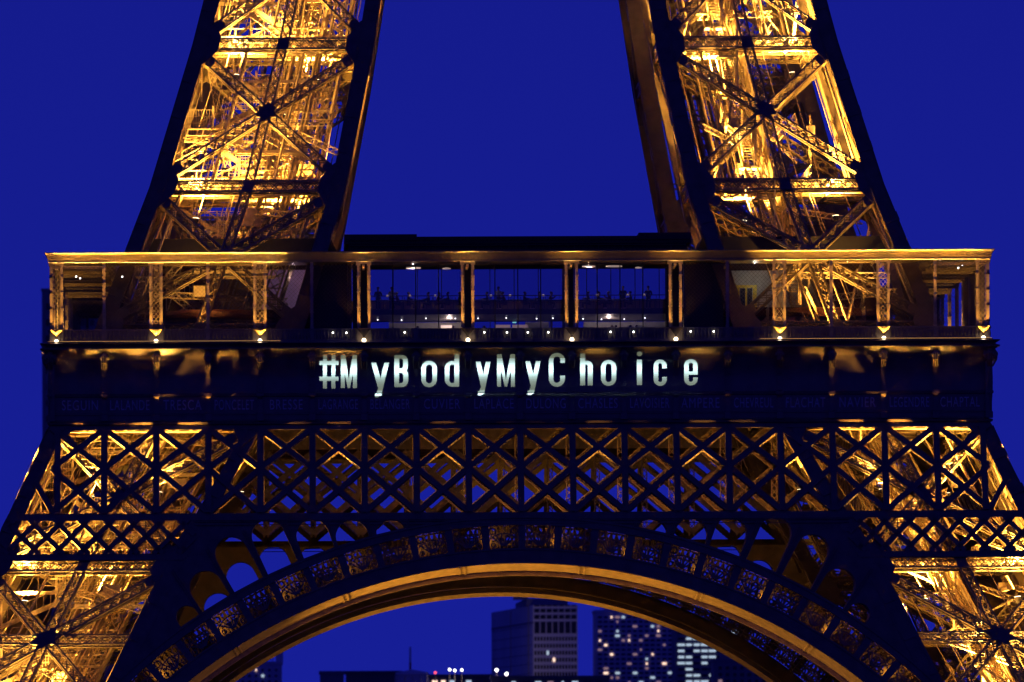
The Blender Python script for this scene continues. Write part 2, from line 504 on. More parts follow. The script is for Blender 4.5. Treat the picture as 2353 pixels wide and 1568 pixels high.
# ------------------------------------------------------------------ one side of the first storey (front), then turned for the other sides
def side_parts():
    parts = []
    def part(mb, name, m, **kw):
        o = mb.build(name, m, tower, **kw); parts.append(o); return o
    H = 35.35
    BAY = 3.83
    xs = [(i - 9) * BAY for i in range(19)]
    # cornice: profile (q, z) swept along x, mitred at the corners
    def sweep(mb, prof, closed=True):
        n = len(prof)
        for a in range(n if closed else n - 1):
            (q0, z0), (q1, z1) = prof[a], prof[(a + 1) % n]
            mb.face([(-q0, -q0, z0), (q0, -q0, z0), (q1, -q1, z1), (-q1, -q1, z1)])
    c = MB()
    sweep(c, [(34.2, 56.95), (35.20, 56.93), (35.37, 57.05), (35.37, 57.10), (35.15, 57.16), (35.02, 57.24), (35.10, 57.32), (35.37, 57.45), (35.37, 57.49), (35.2, 57.53), (34.2, 57.53)])
    part(c, 'cornice', 'panel')
    # frieze panels, one per bay
    prof = [(34.50, 51.45), (34.82, 51.50), (34.85, 51.66), (34.55, 51.74), (34.46, 51.85), (34.46, 52.20), (34.58, 52.22), (34.58, 52.30), (34.45, 52.34), (34.44, 53.52),
            (34.62, 53.56), (34.64, 53.72), (34.50, 53.78)] + [(34.50 - .10 * t + .0667 * t * t + .33 * max(0, (t - 2.3) / .68) ** 2, 53.95 + t) for t in [2.98 * k_ / 18 for k_ in range(19)]]
    names = "SEGUIN LALANDE TRESCA PONCELET BRESSE LAGRANGE BELANGER CUVIER LAPLACE DULONG CHASLES LAVOISIER AMPERE CHEVREUL FLACHAT NAVIER LEGENDRE CHAPTAL".split()
    lettering = []
    for b in range(18):
        p = MB()
        x0, x1 = xs[b], xs[b + 1]
        for (q0, z0), (q1, z1) in zip(prof, prof[1:]):
            xa0 = -q0 if b == 0 else x0; xa1 = -q1 if b == 0 else x0
            xb0 = q0 if b == 17 else x1; xb1 = q1 if b == 17 else x1
            p.face([(xa0, -q0, z0), (xb0, -q0, z0), (xb1, -q1, z1), (xa1, -q1, z1)])
        o = part(p, 'name_panel', 'panel')
        o.data.polygons.foreach_set('use_smooth', [f >= 12 for f in range(len(prof) - 1)])
        cu = bpy.data.curves.new('lettering', 'FONT'); cu.body = names[b]; cu.size = 1.0; cu.extrude = 0.02; cu.align_x = 'CENTER'
        cu.space_character = 1.15
        to = bpy.data.objects.new('lettering', cu); COL.objects.link(to)
        bpy.context.view_layer.update()
        me = bpy.data.meshes.new_from_object(to.evaluated_get(bpy.context.evaluated_depsgraph_get()))
        bpy.data.objects.remove(to)
        vx = [v.co.x for v in me.vertices]; vy = [v.co.y for v in me.vertices]
        wd, ht = max(vx) - min(vx), max(vy) - min(vy)
        sx = min(0.72, 2.9 / wd); sy = 0.74 / ht
        cxm = (max(vx) + min(vx)) / 2; y0 = min(vy)
        shift = {'SEGUIN': .1, 'CHAPTAL': -.1, 'LALANDE': -.05, 'AMPERE': -.1}.get(names[b], 0)
        for v in me.vertices:
            x, y, z = v.co
            v.co = ((x0 + x1) / 2 + shift + (x - cxm) * sx, -34.475 - z, 52.58 + (y - y0) * sy)
        me.materials.append(M['gilt'])
        lo = bpy.data.objects.new('lettering', me); COL.objects.link(lo); lo.parent = o
        lettering.append(lo)
    # console pilasters with scroll heads
    for i_, x in enumerate(xs):
        p = MB()
        if i_ in (0, 18): x = math.copysign(34.62, x)
        hw = 0.18
        pr = [(34.3, 51.75), (34.70, 51.75), (34.74, 52.25), (34.66, 52.35), (34.66, 53.35), (34.80, 53.5), (34.84, 53.75), (34.68, 53.85), (34.62, 54.2), (34.64, 54.9), (34.72, 55.5), (34.80, 55.85), (34.92, 56.0), (35.08, 56.15), (35.16, 56.4), (35.14, 56.65), (35.0, 56.93), (34.3, 56.93)]
        p.prism([(x - hw, -q, z) for q, z in pr], (2 * hw, 0, 0))
        p.box(x - .28, -34.86, 53.58, x + .28, -34.3, 53.76)
        p.box(x - .24, -34.78, 51.76, x + .24, -34.3, 52.22)
        # acanthus head: leaves and scrolls
        for k in range(3):
            xx = x + (k - 1) * .15
            p.tube((xx, -34.86, 55.55), (xx, -35.12, 56.1), .05, .09, 6)
            p.tube((xx, -35.12, 56.1), (xx, -35.16, 56.55), .09, .07, 6)
        for s_ in (-1, 1):
            p.tube((x + s_ * .16, -35.0, 56.45), (x + s_ * .3, -35.0, 56.45), .26, .22, 14)
            p.tube((x + s_ * .3, -35.0, 56.45), (x + s_ * .34, -35.0, 56.45), .12, .1, 10)
        if i_ in (0, 18):
            s_ = -1 if i_ == 0 else 1
            p.tube((x - .45, -34.75, 56.35), (x + .45, -34.75, 56.35), .42, .42, 18)
            p.tube((x - .5, -34.75, 56.35), (x + .5, -34.75, 56.35), .2, .2, 12)
            for k in range(9):
                t = k / 8
                p.tube((x + s_ * (.0 + .1 * math.sin(t * 3)), -34.65, 55.9 - 3.6 * t), (x + s_ * (.0 + .1 * math.sin((t + .12) * 3)), -34.65, 55.9 - 3.6 * (t + .12)), .2 - .1 * t, .19 - .1 * t, 8)
        part(p, 'console', 'panel')
    # deck slab with its edge, between the outer wall and the well
    s = MB()
    for (q0, z0), (q1, z1) in zip([(34.3, 57.5), (15.5, 57.5), (15.5, 56.6), (34.3, 56.6)], [(15.5, 57.5), (15.5, 56.6), (34.3, 56.6), (34.3, 57.5)]):
        s.face([(-q0, -q0, z0), (q0, -q0, z0), (q1, -q1, z1), (-q1, -q1, z1)])
    for x in [a * 3.83 for a in range(-8, 9)]:
        if abs(x) < 33: s.box(x - .12, -34.0, 55.5, x + .12, -max(16, abs(x)), 56.6)
    part(s, 'deck', 'floor')
    # balustrade panels
    for b in range(9):
        x0, x1 = xs[2 * b] + .45, xs[2 * b + 2] - .45
        p = MB()
        q = 34.72
        p.box(x0, -q - .10, 58.42, x1, -q + .10, 58.52)
        p.box(x0, -q - .12, 57.53, x1, -q + .12, 57.68)
        p.box(x0, -q + .06, 57.68, x1, -q + .09, 58.42)
        n = 26
        for k in range(n):
            x = x0 + (k + .5) * (x1 - x0) / n
            p.lathe((x, -q, 57.68), [(.05, 0), (.03, .08), (.075, .25), (.08, .36), (.03, .6), (.05, .74)], 6)
        p.box((x0 + x1) / 2 - .16, -q - .13, 57.53, (x0 + x1) / 2 + .16, -q + .13, 58.5)
        part(p, 'balustrade', 'panel')
    # gallery columns: pairs on even axes, single posts on odd ones outside the restaurant
    for i_, x in enumerate(xs):
        p = MB()
        q = 34.55
        if i_ % 2 == 0:
            if i_ in (0, 18): x = math.copysign(34.15, x)
            for s_ in (-1, 1):
                xx = x + s_ * .40
                p.box(xx - .085, -q - .10, 57.53, xx + .085, -q + .10, 63.45)
                for k in range(4):
                    p.box(xx - .135, -q - .135, 58.9 + k * 1.15, xx + .135, -q + .135, 58.98 + k * 1.15)
                for k in range(44):
                    z = 58.6 + k * .108
                    p.box(xx - s_ * .13 - .02, -q - .125, z, xx - s_ * .13 + .03, -q - .085, z + .05)
                p.box(xx - .16, -q - .16, 63.2, xx + .16, -q + .16, 63.45)
            p.box(x - .5, -q - .13, 57.53, x + .5, -q + .13, 58.42)
            p.box(x - .46, -q - .09, 63.30, x + .46, -q + .09, 63.45)
            if i_ < 6 or i_ > 12:
                n = 12; zz0, zz1 = 58.5, 63.2; hh = (zz1 - zz0) / n * 2
                for k in range(n):
                    za = zz0 + k * (zz1 - zz0) / n
                    zb = min(zz1, za + hh)
                    p.bar((x - .3, -q, za), (x + .3, -q, zb), .024, .03, (0, 1, 0), False)
                    p.bar((x + .3, -q, za), (x - .3, -q, zb), .024, .03, (0, 1, 0), False)
        elif i_ < 6 or i_ > 12:
            p.box(x - .11, -q - .11, 57.53, x + .11, -q + .11, 63.45)
            for k in range(5):
                p.box(x - .145, -q - .145, 58.6 + k * 1.1, x + .145, -q + .145, 58.68 + k * 1.1)
        else:
            continue
        # tie beam under the roof
        p.box(x - .09, -q + .1, 63.05, x + .09, -30.5, 63.25)
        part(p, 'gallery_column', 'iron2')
    # roof with coved fascia
    r_ = MB()
    sweep(r_, [(30.0, 63.47), (34.74, 63.44), (34.77, 63.47), (34.77, 63.52), (34.75, 63.54), (34.79, 63.70), (34.85, 63.88), (34.93, 64.06), (35.03, 64.15), (35.03, 64.2), (30.0, 64.2)])
    part(r_, 'gallery_roof', 'panel')
    # safety netting between the columns of the side bays
    for b in (0, 1, 2, 6, 7, 8):
        x0, x1 = xs[2 * b] + .5, xs[2 * b + 2] - .5
        p = MB(); z0, z1 = 58.7, 63.3; hgt = z1 - z0; q = 34.30
        k = -int(hgt / .3) - 1
        while x0 + k * .3 < x1:
            for sg in (1, -1):
                xa = x0 + k * .3; za, zb = z0, z1; xb = xa + hgt
                lo, hi = max(xa, x0), min(xb, x1)
                if hi > lo:
                    a, b2 = z0 + lo - xa, z0 + hi - xa
                    if sg < 0: lo2, hi2 = x0 + x1 - lo, x0 + x1 - hi
                    else: lo2, hi2 = lo, hi
                    p.bar((lo2, -q, a), (hi2, -q, b2), .016, .016, (0, 1, 0), False)
            k += 1
        part(p, 'safety_net', 'mesh')
    # ---- upper belt truss, following the inclined face
    zb, zt = 44.85, 51.45
    def fp(x, z, e=0.0):
        return Vector((x, -(Wo(z) + e), z))
    t = MB()
    def band(mb, z0, z1, e=0.08, d=.35, lim=None):
        mb.prism([(-Wo(z0) if not lim else -lim, -(Wo(z0) + e), z0), (Wo(z0) if not lim else lim, -(Wo(z0) + e), z0), (Wo(z1) if not lim else lim, -(Wo(z1) + e), z1), (-Wo(z1) if not lim else -lim, -(Wo(z1) + e), z1)], (0, d, 0))
    band(t, zt - .35, zt, .10)
    band(t, zb - .52, zb, .10)
    nn = fp(0, zt) - fp(0, zb)
    nv = Vector((0, -nn.z, nn.y)).normalized()
    if nv.y > 0: nv = -nv
    part(t, 'belt_rail', 'iron')
    posts = [a * BAY for a in range(-9, 10)]
    zm = (zb + zt) / 2
    for x in posts:
        xx = max(-Wo(zt) + .5, min(Wo(zt) - .5, x))
        p = MB()
        p.bar(fp(xx, zb, .05), fp(xx, zt - .3, .05), .46, .35, nv)
        part(p, 'belt_post', 'iron')
    dm = MB()
    def solid(mb, a, b, w=.42, e=.0, teeth=True):
        pa, pb = fp(a[0], a[1], e), fp(b[0], b[1], e)
        mb.bar(pa, pb, w, .3, nv, False)
        if teeth:
            ax = (pb - pa); L = ax.length; ax.normalize(); u = nv.cross(ax)
            n = int(L / .34)
            for k in range(n):
                c = pa + ax * (L * (k + .5) / n)
                mb.bar(c - u * (w / 2 + .045), c + u * (w / 2 + .045), .16, .1, nv)
    for a in range(18):
        x0, x1 = posts[a], posts[a + 1]
        for z0, z1 in ((zb, zm), (zm, zt - .3)):
            solid(dm, (x0, z0), (x1, z1)); solid(dm, (x1, z0), (x0, z1), e=-.02)
    for s_ in (-1, 1):                                   # half bays out to the outer columns
        solid(dm, (s_ * posts[-1], zb + .2), (s_ * (posts[-1] + 1.2), zm - 1.0), teeth=False)
    part(dm, 'belt_lattice', 'iron')
    # second, inner lattice wall under the deck, eight metres behind the face
    iw = MB()
    qi = 26.6
    for a in range(-6, 6):
        x0, x1 = a * BAY, (a + 1) * BAY
        for z0, z1 in ((zb + .3, zm + .3), (zm + .3, zt + .3)):
            iw.lattice((x0, -qi, z0), (x1, -qi, z1), (0, 1, 0), .42, .5, .07, .05, .42)
            iw.lattice((x1, -qi, z0), (x0, -qi, z1), (0, 1, 0), .42, .5, .07, .05, .42)
        for z0, z1 in ((zb + .3, zm + .3), (zm + .3, zt + .3)):
            iw.bar((x0, -qi + .34, z0), (x1, -qi + .34, z1), .34, .05, (0, 1, 0), False); iw.bar((x1, -qi + .40, z0), (x0, -qi + .40, z1), .34, .05, (0, 1, 0), False)
        iw.lattice((x0, -qi, zb), (x0, -qi, zt + 2), (0, 1, 0), .4, .3, .07, .05, .5)
    iw.box(-23, -qi - .1, zt + .5, 23, -qi + .1, zt + 3.0)
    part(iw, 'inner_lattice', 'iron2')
    # ---- lower lattice belt across each leg
    lz0, lz1 = 41.85, 44.35
    for s_ in (-1, 1):
        lo = MB()
        b = Wo(lz0); a_ = Vi(lz0)
        lo.prism([(s_ * Vi(lz0 - .45), -(Wo(lz0 - .45) + .1), lz0 - .45), (s_ * Wo(lz0 - .45), -(Wo(lz0 - .45) + .1), lz0 - .45), (s_ * Wo(lz0), -(Wo(lz0) + .1), lz0), (s_ * Vi(lz0), -(Wo(lz0) + .1), lz0)], (0, .35, 0))
        pit = 1.82
        k = 0
        xa = Vi(lz1) + .3
        hh = lz1 - lz0
        x = xa - hh
        while x < Wo(lz1):
            for sg in (0, 1):
                x0c, x1c = (x, x + hh * 1.0)
                A, B = ((x0c, lz0), (x1c, lz1)) if sg == 0 else ((x0c, lz1), (x1c, lz0))
                # clip to the leg
                def clip(A, B):
                    pts = []
                    for t_ in [q / 24 for q in range(25)]:
                        xx = A[0] + (B[0] - A[0]) * t_; zz = A[1] + (B[1] - A[1]) * t_
                        if Vi(zz) + .2 <= xx <= Wo(zz) - .2: pts.append((xx, zz))
                    return (pts[0], pts[-1]) if len(pts) > 2 else None
                c2 = clip(A, B)
                if c2:
                    pa, pb = fp(s_ * c2[0][0], c2[0][1], .0), fp(s_ * c2[1][0], c2[1][1], .0)
                    lo.bar(pa, pb, .36, .25, nv, False)
            x += pit
        part(lo, 'lower_belt', 'iron')
    # ---- great arch: face plane leans with the legs
    AZ = 57.0 - (2521 - 800) / 31.4                       # centre height of the arch circle
    R0, R1, R2, R3 = 38.86, 40.0, 41.68, 42.36
    def ap(r, th, dep=0.0):
        x, z = r * math.sin(th), AZ + r * math.cos(th)
        return Vector((x, -(Wo(max(z, 1)) + .12) + dep, z))
    TH = R(58); N = 92
    ths = [-TH + 2 * TH * k / N for k in range(N + 1)]
    def ring(mb, ra, rb, da, db, depth=.0):
        for t0, t1 in zip(ths, ths[1:]):
            mb.face([ap(ra, t0, da), ap(ra, t1, da), ap(rb, t1, db), ap(rb, t0, db)])
    a = MB()
    for ra, rb in ((R0, R1), (R2, R3)):
        ring(a, ra, rb, 0, 0); ring(a, ra, rb, .4, .4); ring(a, ra, ra, 0, .4); ring(a, rb, rb, 0, .4)
        # raised mouldings
        for rr in (ra + .08, rb - .08):
            ring(a, rr - .06, rr + .06, -.07, -.07); ring(a, rr - .06, rr - .06, -.07, 0); ring(a, rr + .06, rr + .06, -.07, 0)
    arch = part(a, 'arch_rim', 'iron')
    # soffit skin stepping inward behind the face: golden band, then the brown inner rib and its bottom flange
    sk = MB()
    ring(sk, R0 - .01, R0 - .50, .42, 3.0); ring(sk, R0 - .50, R0 - .54, 3.0, 3.0)
    for k in range(8):
        t0 = -TH * .9 + 2 * TH * .9 * (k + .5) / 8
        for e in (-.006, .004):
            sk.prism([ap(R0 - .02, t0 + e, .40), ap(R0 - .50, t0 + e, 2.96), ap(R0 - .50, t0 + e + .003, 2.96), ap(R0 - .02, t0 + e + .003, .40)], (0, 0, -.06))
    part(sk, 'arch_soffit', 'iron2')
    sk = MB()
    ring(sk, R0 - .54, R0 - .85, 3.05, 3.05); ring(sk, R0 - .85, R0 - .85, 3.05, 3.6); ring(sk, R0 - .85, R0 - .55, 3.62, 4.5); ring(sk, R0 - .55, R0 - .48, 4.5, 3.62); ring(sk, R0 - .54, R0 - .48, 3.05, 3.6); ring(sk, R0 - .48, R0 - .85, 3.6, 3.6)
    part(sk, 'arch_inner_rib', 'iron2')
    # trellis panels between the rims
    DT = R(3.72)
    for k in range(-14, 15):
        p = MB()
        t0 = k * DT
        # radial post
        w = .0066
        p.prism([ap(R1 - .02, t0 - w, .03), ap(R1 - .02, t0 + w, .03), ap(R2 + .02, t0 + w, .03), ap(R2 + .02, t0 - w, .03)], (0, .5, 0))
        p.bar(ap(R1, t0 - w, 1.2), ap(R2, t0 - w, 1.2), .12, .5, (1, 0, 0))
        # ornament: fan of bars, scrolls and a small tooth row under the upper rim
        tm = t0 + DT / 2
        base = ap(R1 + .05, tm, .2)
        for f in (-.42, -.24, -.08, .08, .24, .42):
            q = ap(R1 + .95, tm + f * DT * .82, .2)
            p.bar(base.lerp(q, .12), q, .11, .14, (0, 1, 0))
        for f in (-.30, .30):
            for rr, rad in ((R1 + 1.28, .24), (R1 + .28, .16)):
                cc = ap(rr, tm + f * DT, .2); n = 12
                for q in range(n):
                    u0, u1 = 2 * math.pi * q / n, 2 * math.pi * (q + 1) / n
                    p.bar(cc + Vector((math.cos(u0), 0, math.sin(u0))) * rad, cc + Vector((math.cos(u1), 0, math.sin(u1))) * rad, .10, .16, (0, 1, 0))
        n = 10
        for q in range(n):
            f0, f1 = -.42 + .84 * q / n, -.42 + .84 * (q + 1) / n
            r0, r1 = R1 + .55 + .55 * math.cos(f0 * 3.2), R1 + .55 + .55 * math.cos(f1 * 3.2)
            p.bar(ap(r0, tm + f0 * DT, .2), ap(r1, tm + f1 * DT, .2), .09, .16, (0, 1, 0))
        for f in (-.36, -.18, 0, .18, .36):
            p.bar(ap(R2 - .02, tm + f * DT, .2), ap(R2 - .17, tm + f * DT, .2), .09, .12, (0, 1, 0))
        # second filigree layer at the back of the deep band
        for q in range(9):
            f = -.46 + .92 * q / 8
            p.bar(ap(R1, tm + f * DT, 1.5), ap(R2, tm + (f * .6 + .12 * (-1) ** q) * DT, 1.5), .15, .06, (0, 1, 0))
        for q in range(5):
            r0 = R1 + .15 + q * .36
            p.bar(ap(r0, t0, 1.56), ap(r0 + .06 * (-1) ** q, t0 + DT, 1.56), .13, .06, (0, 1, 0))
        for q in range(3):
            r0, r1 = R1 + q * .56, R1 + (q + 1) * .56
            p.bar(ap(r0, t0 + .012, 1.6), ap(r1, t0 + .03, 1.6), .07, .07, (0, 1, 0))
            p.bar(ap(r0, t0 + .03, 1.6), ap(r1, t0 + .012, 1.6), .07, .07, (0, 1, 0))
        part(p, 'arch_panel', 'iron')
    st_ = MB()
    for k in range(4, 11):
        for s_ in (-1, 1):
            t0 = s_ * (R(11.3) + (k - 4) * R(3.72))
            zt_ = min(44.2, AZ + 45.6 * math.cos(t0))
            r1 = min((44.2 - AZ) / math.cos(t0), 46.2)
            if r1 > R3 + .3:
                for e in (-.0016, .0016): st_.bar(ap(R3, t0 + e, -.06), ap(r1, t0 + e, -.06), .07, .06, (0, 1, 0))
    for zz in (44.0, 44.25): st_.bar(fp(-24, zz, .12), fp(24, zz, .12), .08, .06)
    part(st_, 'stiffener', 'iron')
    # ---- spandrel plate with round headed slots: filled as curves with holes
    sp = spandrel(AZ, R3, DT)
    parts.append(sp)
    return parts, lettering

def spandrel(AZ, R3, DT):
    cu = bpy.data.curves.new('spandrel', 'CURVE'); cu.dimensions = '2D'; cu.fill_mode = 'BOTH'
    def spl(pts):
        s = cu.splines.new('POLY'); s.points.add(len(pts) - 1)
        for q, p in zip(s.points, pts): q.co = (p[0], p[1], 0, 1)
        s.use_cyclic_u = True
    zt = 44.34
    tmax = R(52)
    # outer outline: along the arch rim, up the legs' inner edges
    outl = [((R3 - .02) * math.sin(t), AZ + (R3 - .02) * math.cos(t)) for t in [-tmax + 2 * tmax * k / 80 for k in range(81)]]
    zr = outl[0][1]
    zs = [zr + (zt - zr) * k / 12 for k in range(13)]
    right = [(Vi(z) + 1.3, z) for z in zs if Vi(z) + 1.3 > 0]
    rr = [p for p in right if math.hypot(p[0], p[1] - AZ) > R3 + .05]
    poly = outl + [p for p in rr] + [(-p[0], p[1]) for p in reversed(rr)]
    spl(poly)
    slots = [(13.1, 1356), (16.9, 1381), (20.5, 1412), (24.4, 1452), (28.2, 1453), (31.9, 1414), (35.0, 1368)]
    for deg, rt in slots:
        for s_ in (-1, 1):
            t = R(deg) * s_
            ro = rt / 31.4; hw = 1.20 if deg < 34 else .8
            ri = R3 + .03
            if deg < 16: hw = 1.05
            c = Vector((math.sin(t), math.cos(t))); u = Vector((math.cos(t), -math.sin(t)))
            cen = Vector((0, AZ))
            pts = []
            rc = max(ri + .05, ro - hw)                  # centre of the round head
            hh = ro - rc
            pts.append(cen + c * ri - u * hw); pts.append(cen + c * ri + u * hw)
            for k in range(13):
                a = math.pi * k / 12
                pts.append(cen + c * (rc + hh * math.sin(a)) + u * hw * math.cos(a))
            spl([(p.x, p.y) for p in pts])
    o = bpy.data.objects.new('spandrel', cu); COL.objects.link(o)
    cu.extrude = 0.2
    bpy.context.view_layer.update()
    me = bpy.data.meshes.new_from_object(o.evaluated_get(bpy.context.evaluated_depsgraph_get()))
    bpy.data.objects.remove(o)
    for v in me.vertices:
        x, z, e = v.co
        v.co = (x, -(Wo(max(1, z)) + .04) + 1.3 + e * 6.5, z)
    me.materials.clear(); me.materials.append(M['iron'])
    ob = bpy.data.objects.new('spandrel', me); COL.objects.link(ob); ob.parent = tower
    return ob

parts, lettering = side_parts()
letters_set = set(lettering)
for k in (1, 2, 3):
    for p in parts:
        c = p.copy(); COL.objects.link(c); c.parent = tower; c.rotation_euler.z = k * math.pi / 2

# ================================================================== floodlights in the tower
def floodlight(loc, aim, power, label, group, col=GOLD, size=132, fixture=True, rad=.3, scale=1.0):
    t = empty('floodlight', loc, label, 'floodlight', group)
    t.scale = (scale,) * 3
    d = Vector(aim).normalized()
    h = MB()
    h.tube((-d * .42), (0, 0, 0), .16, .26, 12)
    h.bar(Vector((-.3, 0, -.45)), Vector((-.3, 0, .0)), .05, .05, (0, 1, 0)); h.bar(Vector((.3, 0, -.45)), Vector((.3, 0, .0)), .05, .05, (0, 1, 0))
    h.bar((-.32, 0, -.45), (.32, 0, -.45), .1, .05)
    h.build('housing', 'dark', t)
    l = MB(); l.tube(d * .004, d * .03, .24, .24, 14)
    l.build('lens', 'lens', t)
    lamp('SPOT', d * .1, col, power, t, d, size, .8, rad, 'floodlight_beam')
    return t
legpos = {'front left': (-1, -1), 'front right': (1, -1), 'rear left': (-1, 1), 'rear right': (1, 1)}
def leg_in(sx, sy, fx, fy, z):
    return Vector((sx * (Vi(z) + (Wo(z) - Vi(z)) * fx), TY + sy * (Vi(z) + (Wo(z) - Vi(z)) * fy), z))
levels = [(28.6, 'below the lattice belt', 9500), (38.5, 'at the lower belt', 5200), (52.3, 'under the deck', 1300), (58.4, 'on the deck', 4200), (67.4, 'below the lower girder walkway', 8500), (78.4, 'below the upper girder walkway', 8000), (89.3, 'near the top of the frame', 6000)]
for nm, (sx, sy) in legpos.items():
    for z, wh, pw in levels:
        two = z not in (52.3, 58.4) and sy < 0
        if sy > 0 and z not in (38.5, 67.4, 78.4): continue
        for (fx, fy, side) in (((.27, .34, 'inner'), (.72, .70, 'outer')) if two else ((.48, .88 if z == 58.4 else .52, 'middle'),)):
            pw_ = pw * (1.6 if sy > 0 else 16.0 if z < 45 else 15.0 if two else 20.0)
            if z == 58.4: pw_ *= (.07 if sx < 0 else .24)
            floodlight(leg_in(sx, sy, fx, fy, z), (-sx * .12 if side == 'outer' else sx * .1 if side == 'inner' else 0, 0.10, 1), pw_, 'golden floodlight %s of the %s leg, %s' % (wh, nm, side), 'floodlights inside the legs')

# lamps at the arch springings; belt, behind-arch, under-deck and strip lights are added
for s_ in (-1, 1):
    w_ = 'left' if s_ < 0 else 'right'
    for k, (x, y, z, pw) in enumerate(((36.0, .0, 46.5, 100000), (31.5, .0, 46.2, 62000), (26.5, .1, 46.5, 42000), (20.5, .2, 46.5, 7000), (13.4, .2, 46.5, 2600), (5.8, .2, 46.5, 1700))):
        floodlight((s_ * x, y, z), (-s_ * .12, .06, 1), pw, 'added golden floodlight in the %s half of the belt truss, %s from the outside' % (w_, ('first', 'second', 'third', 'fourth', 'fifth', 'sixth')[k]), 'belt floodlights', size=84, scale=.5)  # added close below the frieze to light the cove and consoles
    floodlight((s_ * 27, -1.2, 25), (-s_ * .95, -.04, .42), 22000 if s_ > 0 else 80000, 'golden floodlight at the %s springing of the arch' % w_, 'low floodlights', size=60, col=ORANGE)
    floodlight((s_ * 27, 2 * TY - 4, 25), (-s_ * .95, .10, .44), 26000, 'golden floodlight at the %s springing of the rear arch' % w_, 'low floodlights', size=52, col=ORANGE)
    floodlight((s_ * 23.5, 3.5, 33), (-s_ * .8, -.2, .5), 9000, 'added golden floodlight behind the %s flank of the front arch' % w_, 'low floodlights', size=64, scale=.6)  # added to light the arch panels and slot edges from behind
    floodlight((s_ * 9, 22, 54), (0, .8, -.8), 1300, 'added golden floodlight under the %s half of the deck' % w_, 'floodlights under the deck', size=170, col=ORANGE)  # added out of sight behind the frieze, brightens the rear trusses
    t = empty('fascia_fill_strip', (s_ * 26.2, -.12, 57.6), 'added long warm light strip on the cornice before the %s netting' % w_, 'light strip', 'light strips on the cornice')  # added strip that brightens the roof fascia
    b = MB(); b.box(-8.6, -.07, -.08, 8.6, .07, .0); b.build('housing', 'dark', t)
    b = MB(); b.box(-8.55, -.05, .002, 8.55, .05, .012); b.build('lens', 'strip', t)
    l = bpy.data.lights.new('fascia_fill', 'AREA'); l.shape = 'RECTANGLE'; l.size = 17.0; l.size_y = .1; l.spread = R(24); l.energy = 560; l.color = ORANGE
    lo = bpy.data.objects.new('fascia_fill', l); COL.objects.link(lo); lo.parent = t; lo.location = (0, 0, .03); lo.rotation_euler = (R(180 - 4), 0, 0)

AZC = 57.0 - (2521 - 800) / 31.4
for s_ in (-1, 1):
    for k, deg in enumerate((3.8, 11.2, 18.6, 26.0, 33.5, 41.0)):
        th = R(deg) * s_; r_ = 40.25
        x, z = r_ * math.sin(th), AZC + r_ * math.cos(th)
        floodlight((x, TY - Wo(z) + .85, z), (math.sin(th) - s_ * .5, .25, math.cos(th)), (90, 70, 70, 110, 160, 200)[k] * (1.0 if s_ > 0 else .8), 'added amber floodlight inside the %s half of the arch band, %s from the crown' % ('left' if s_ < 0 else 'right', ('first', 'second', 'third', 'fourth', 'fifth', 'sixth')[k]), 'arch band floodlights', size=165, col=ORANGE, rad=.06, scale=.3)  # added between the arch layers to light the back filigree

# gallery lamps: bowl uplights and globes
def gallery_lamp(x, k, n):
    t = empty('gallery_lamp', (x, 0.18, 58.18), '%s of the ten globe lamps below the gallery columns%s' % (ORD[k] if k < 9 else 'rightmost', '' if k in (0, 9) else ' from the left'), 'lamp', 'globe lamps along the gallery')
    b = MB()
    b.lathe((0, 0, 0), [(.06, -.28), (.12, -.2), (.30, .05), (.48, .28), (.50, .34), (.44, .34), (.2, .12)], 16)
    b.box(-.5, .1, .28, .5, .5, .36)
    b.tube((0, 0, -.42), (0, 0, -.25), .05, .09)
    b.build('bowl', 'panel', t, smooth=True)
    g_ = MB(); g_.ball((0, 0, -.56), .16, 14, 10)
    g_.build('globe', 'globe', t, smooth=True)
    u = MB(); u.tube((0, 0, .2), (0, 0, .24), .12, .12)
    u.build('uplight', 'lens', t)
    lamp('SPOT', (0, .0, .36), GOLDH, 300, t, (0, .12, 1), 110, .9, .08, 'uplight_beam')
    lamp('SPOT', (0, -.12, .37), GOLDH, 1700, t, (0, .04, 1), 46, 1.0, .08, 'fascia_beam')
    return t
for k in range(10):
    x = (2 * k - 9) * 3.83
    if k == 0: x = -34.15
    if k == 9: x = 34.15
    gallery_lamp(x, k, 10)
# extra strip uplights on the side bays' single posts and behind the side galleries
for s_ in (-1, 1):
    for i_ in (1, 3, 5):
        y = 3.83 * 2 * i_
        floodlight((s_ * 34.2, y, 58.6), (0, .05, 1), 900, 'golden uplight at the %s side gallery column, %s from the front' % ('left' if s_ < 0 else 'right', ORD[(i_ + 1) // 2] if i_ > 1 else 'first'), 'side gallery uplights', size=120, rad=.1)

# ================================================================== restaurant and pavilions on the deck
rest = empty('restaurant_pavilion', (0, 6.0, 57.5), 'glass fronted two level restaurant between the legs on the gallery deck', 'restaurant')
b = MB(); b.box(-12.6, .4, 6.35, 12.6, 11.5, 7.6); b.box(-12.9, .2, 7.6, 12.9, 11.8, 7.85); b.box(-12.9, .0, 7.85, -7.5, 11.8, 8.3); b.box(9.0, .0, 7.85, 12.9, 11.8, 8.35)
b.box(-7.5, .1, 7.85, 9.0, 11.8, 8.12)
b.build('roof', 'black', rest)
rv = MB()
for k in range(14): rv.box(-12.0 + k * 1.8, -.02 + .0, 6.7, -11.95 + k * 1.8, .38, 7.5)
for z in (6.75, 7.1, 7.45): rv.box(-12.5, .0, z, 12.5, .36, z + .04)
rv.build('roof_louvre', 'dark', rest)
b = MB(); b.box(-12.4, .6, 2.35, 12.4, 11.0, 2.75); b.build('mezzanine', 'dark', rest)
b = MB(); b.box(-12.4, .3, .02, 12.4, 11.2, .25); b.build('floor', 'floor', rest)
b = MB()
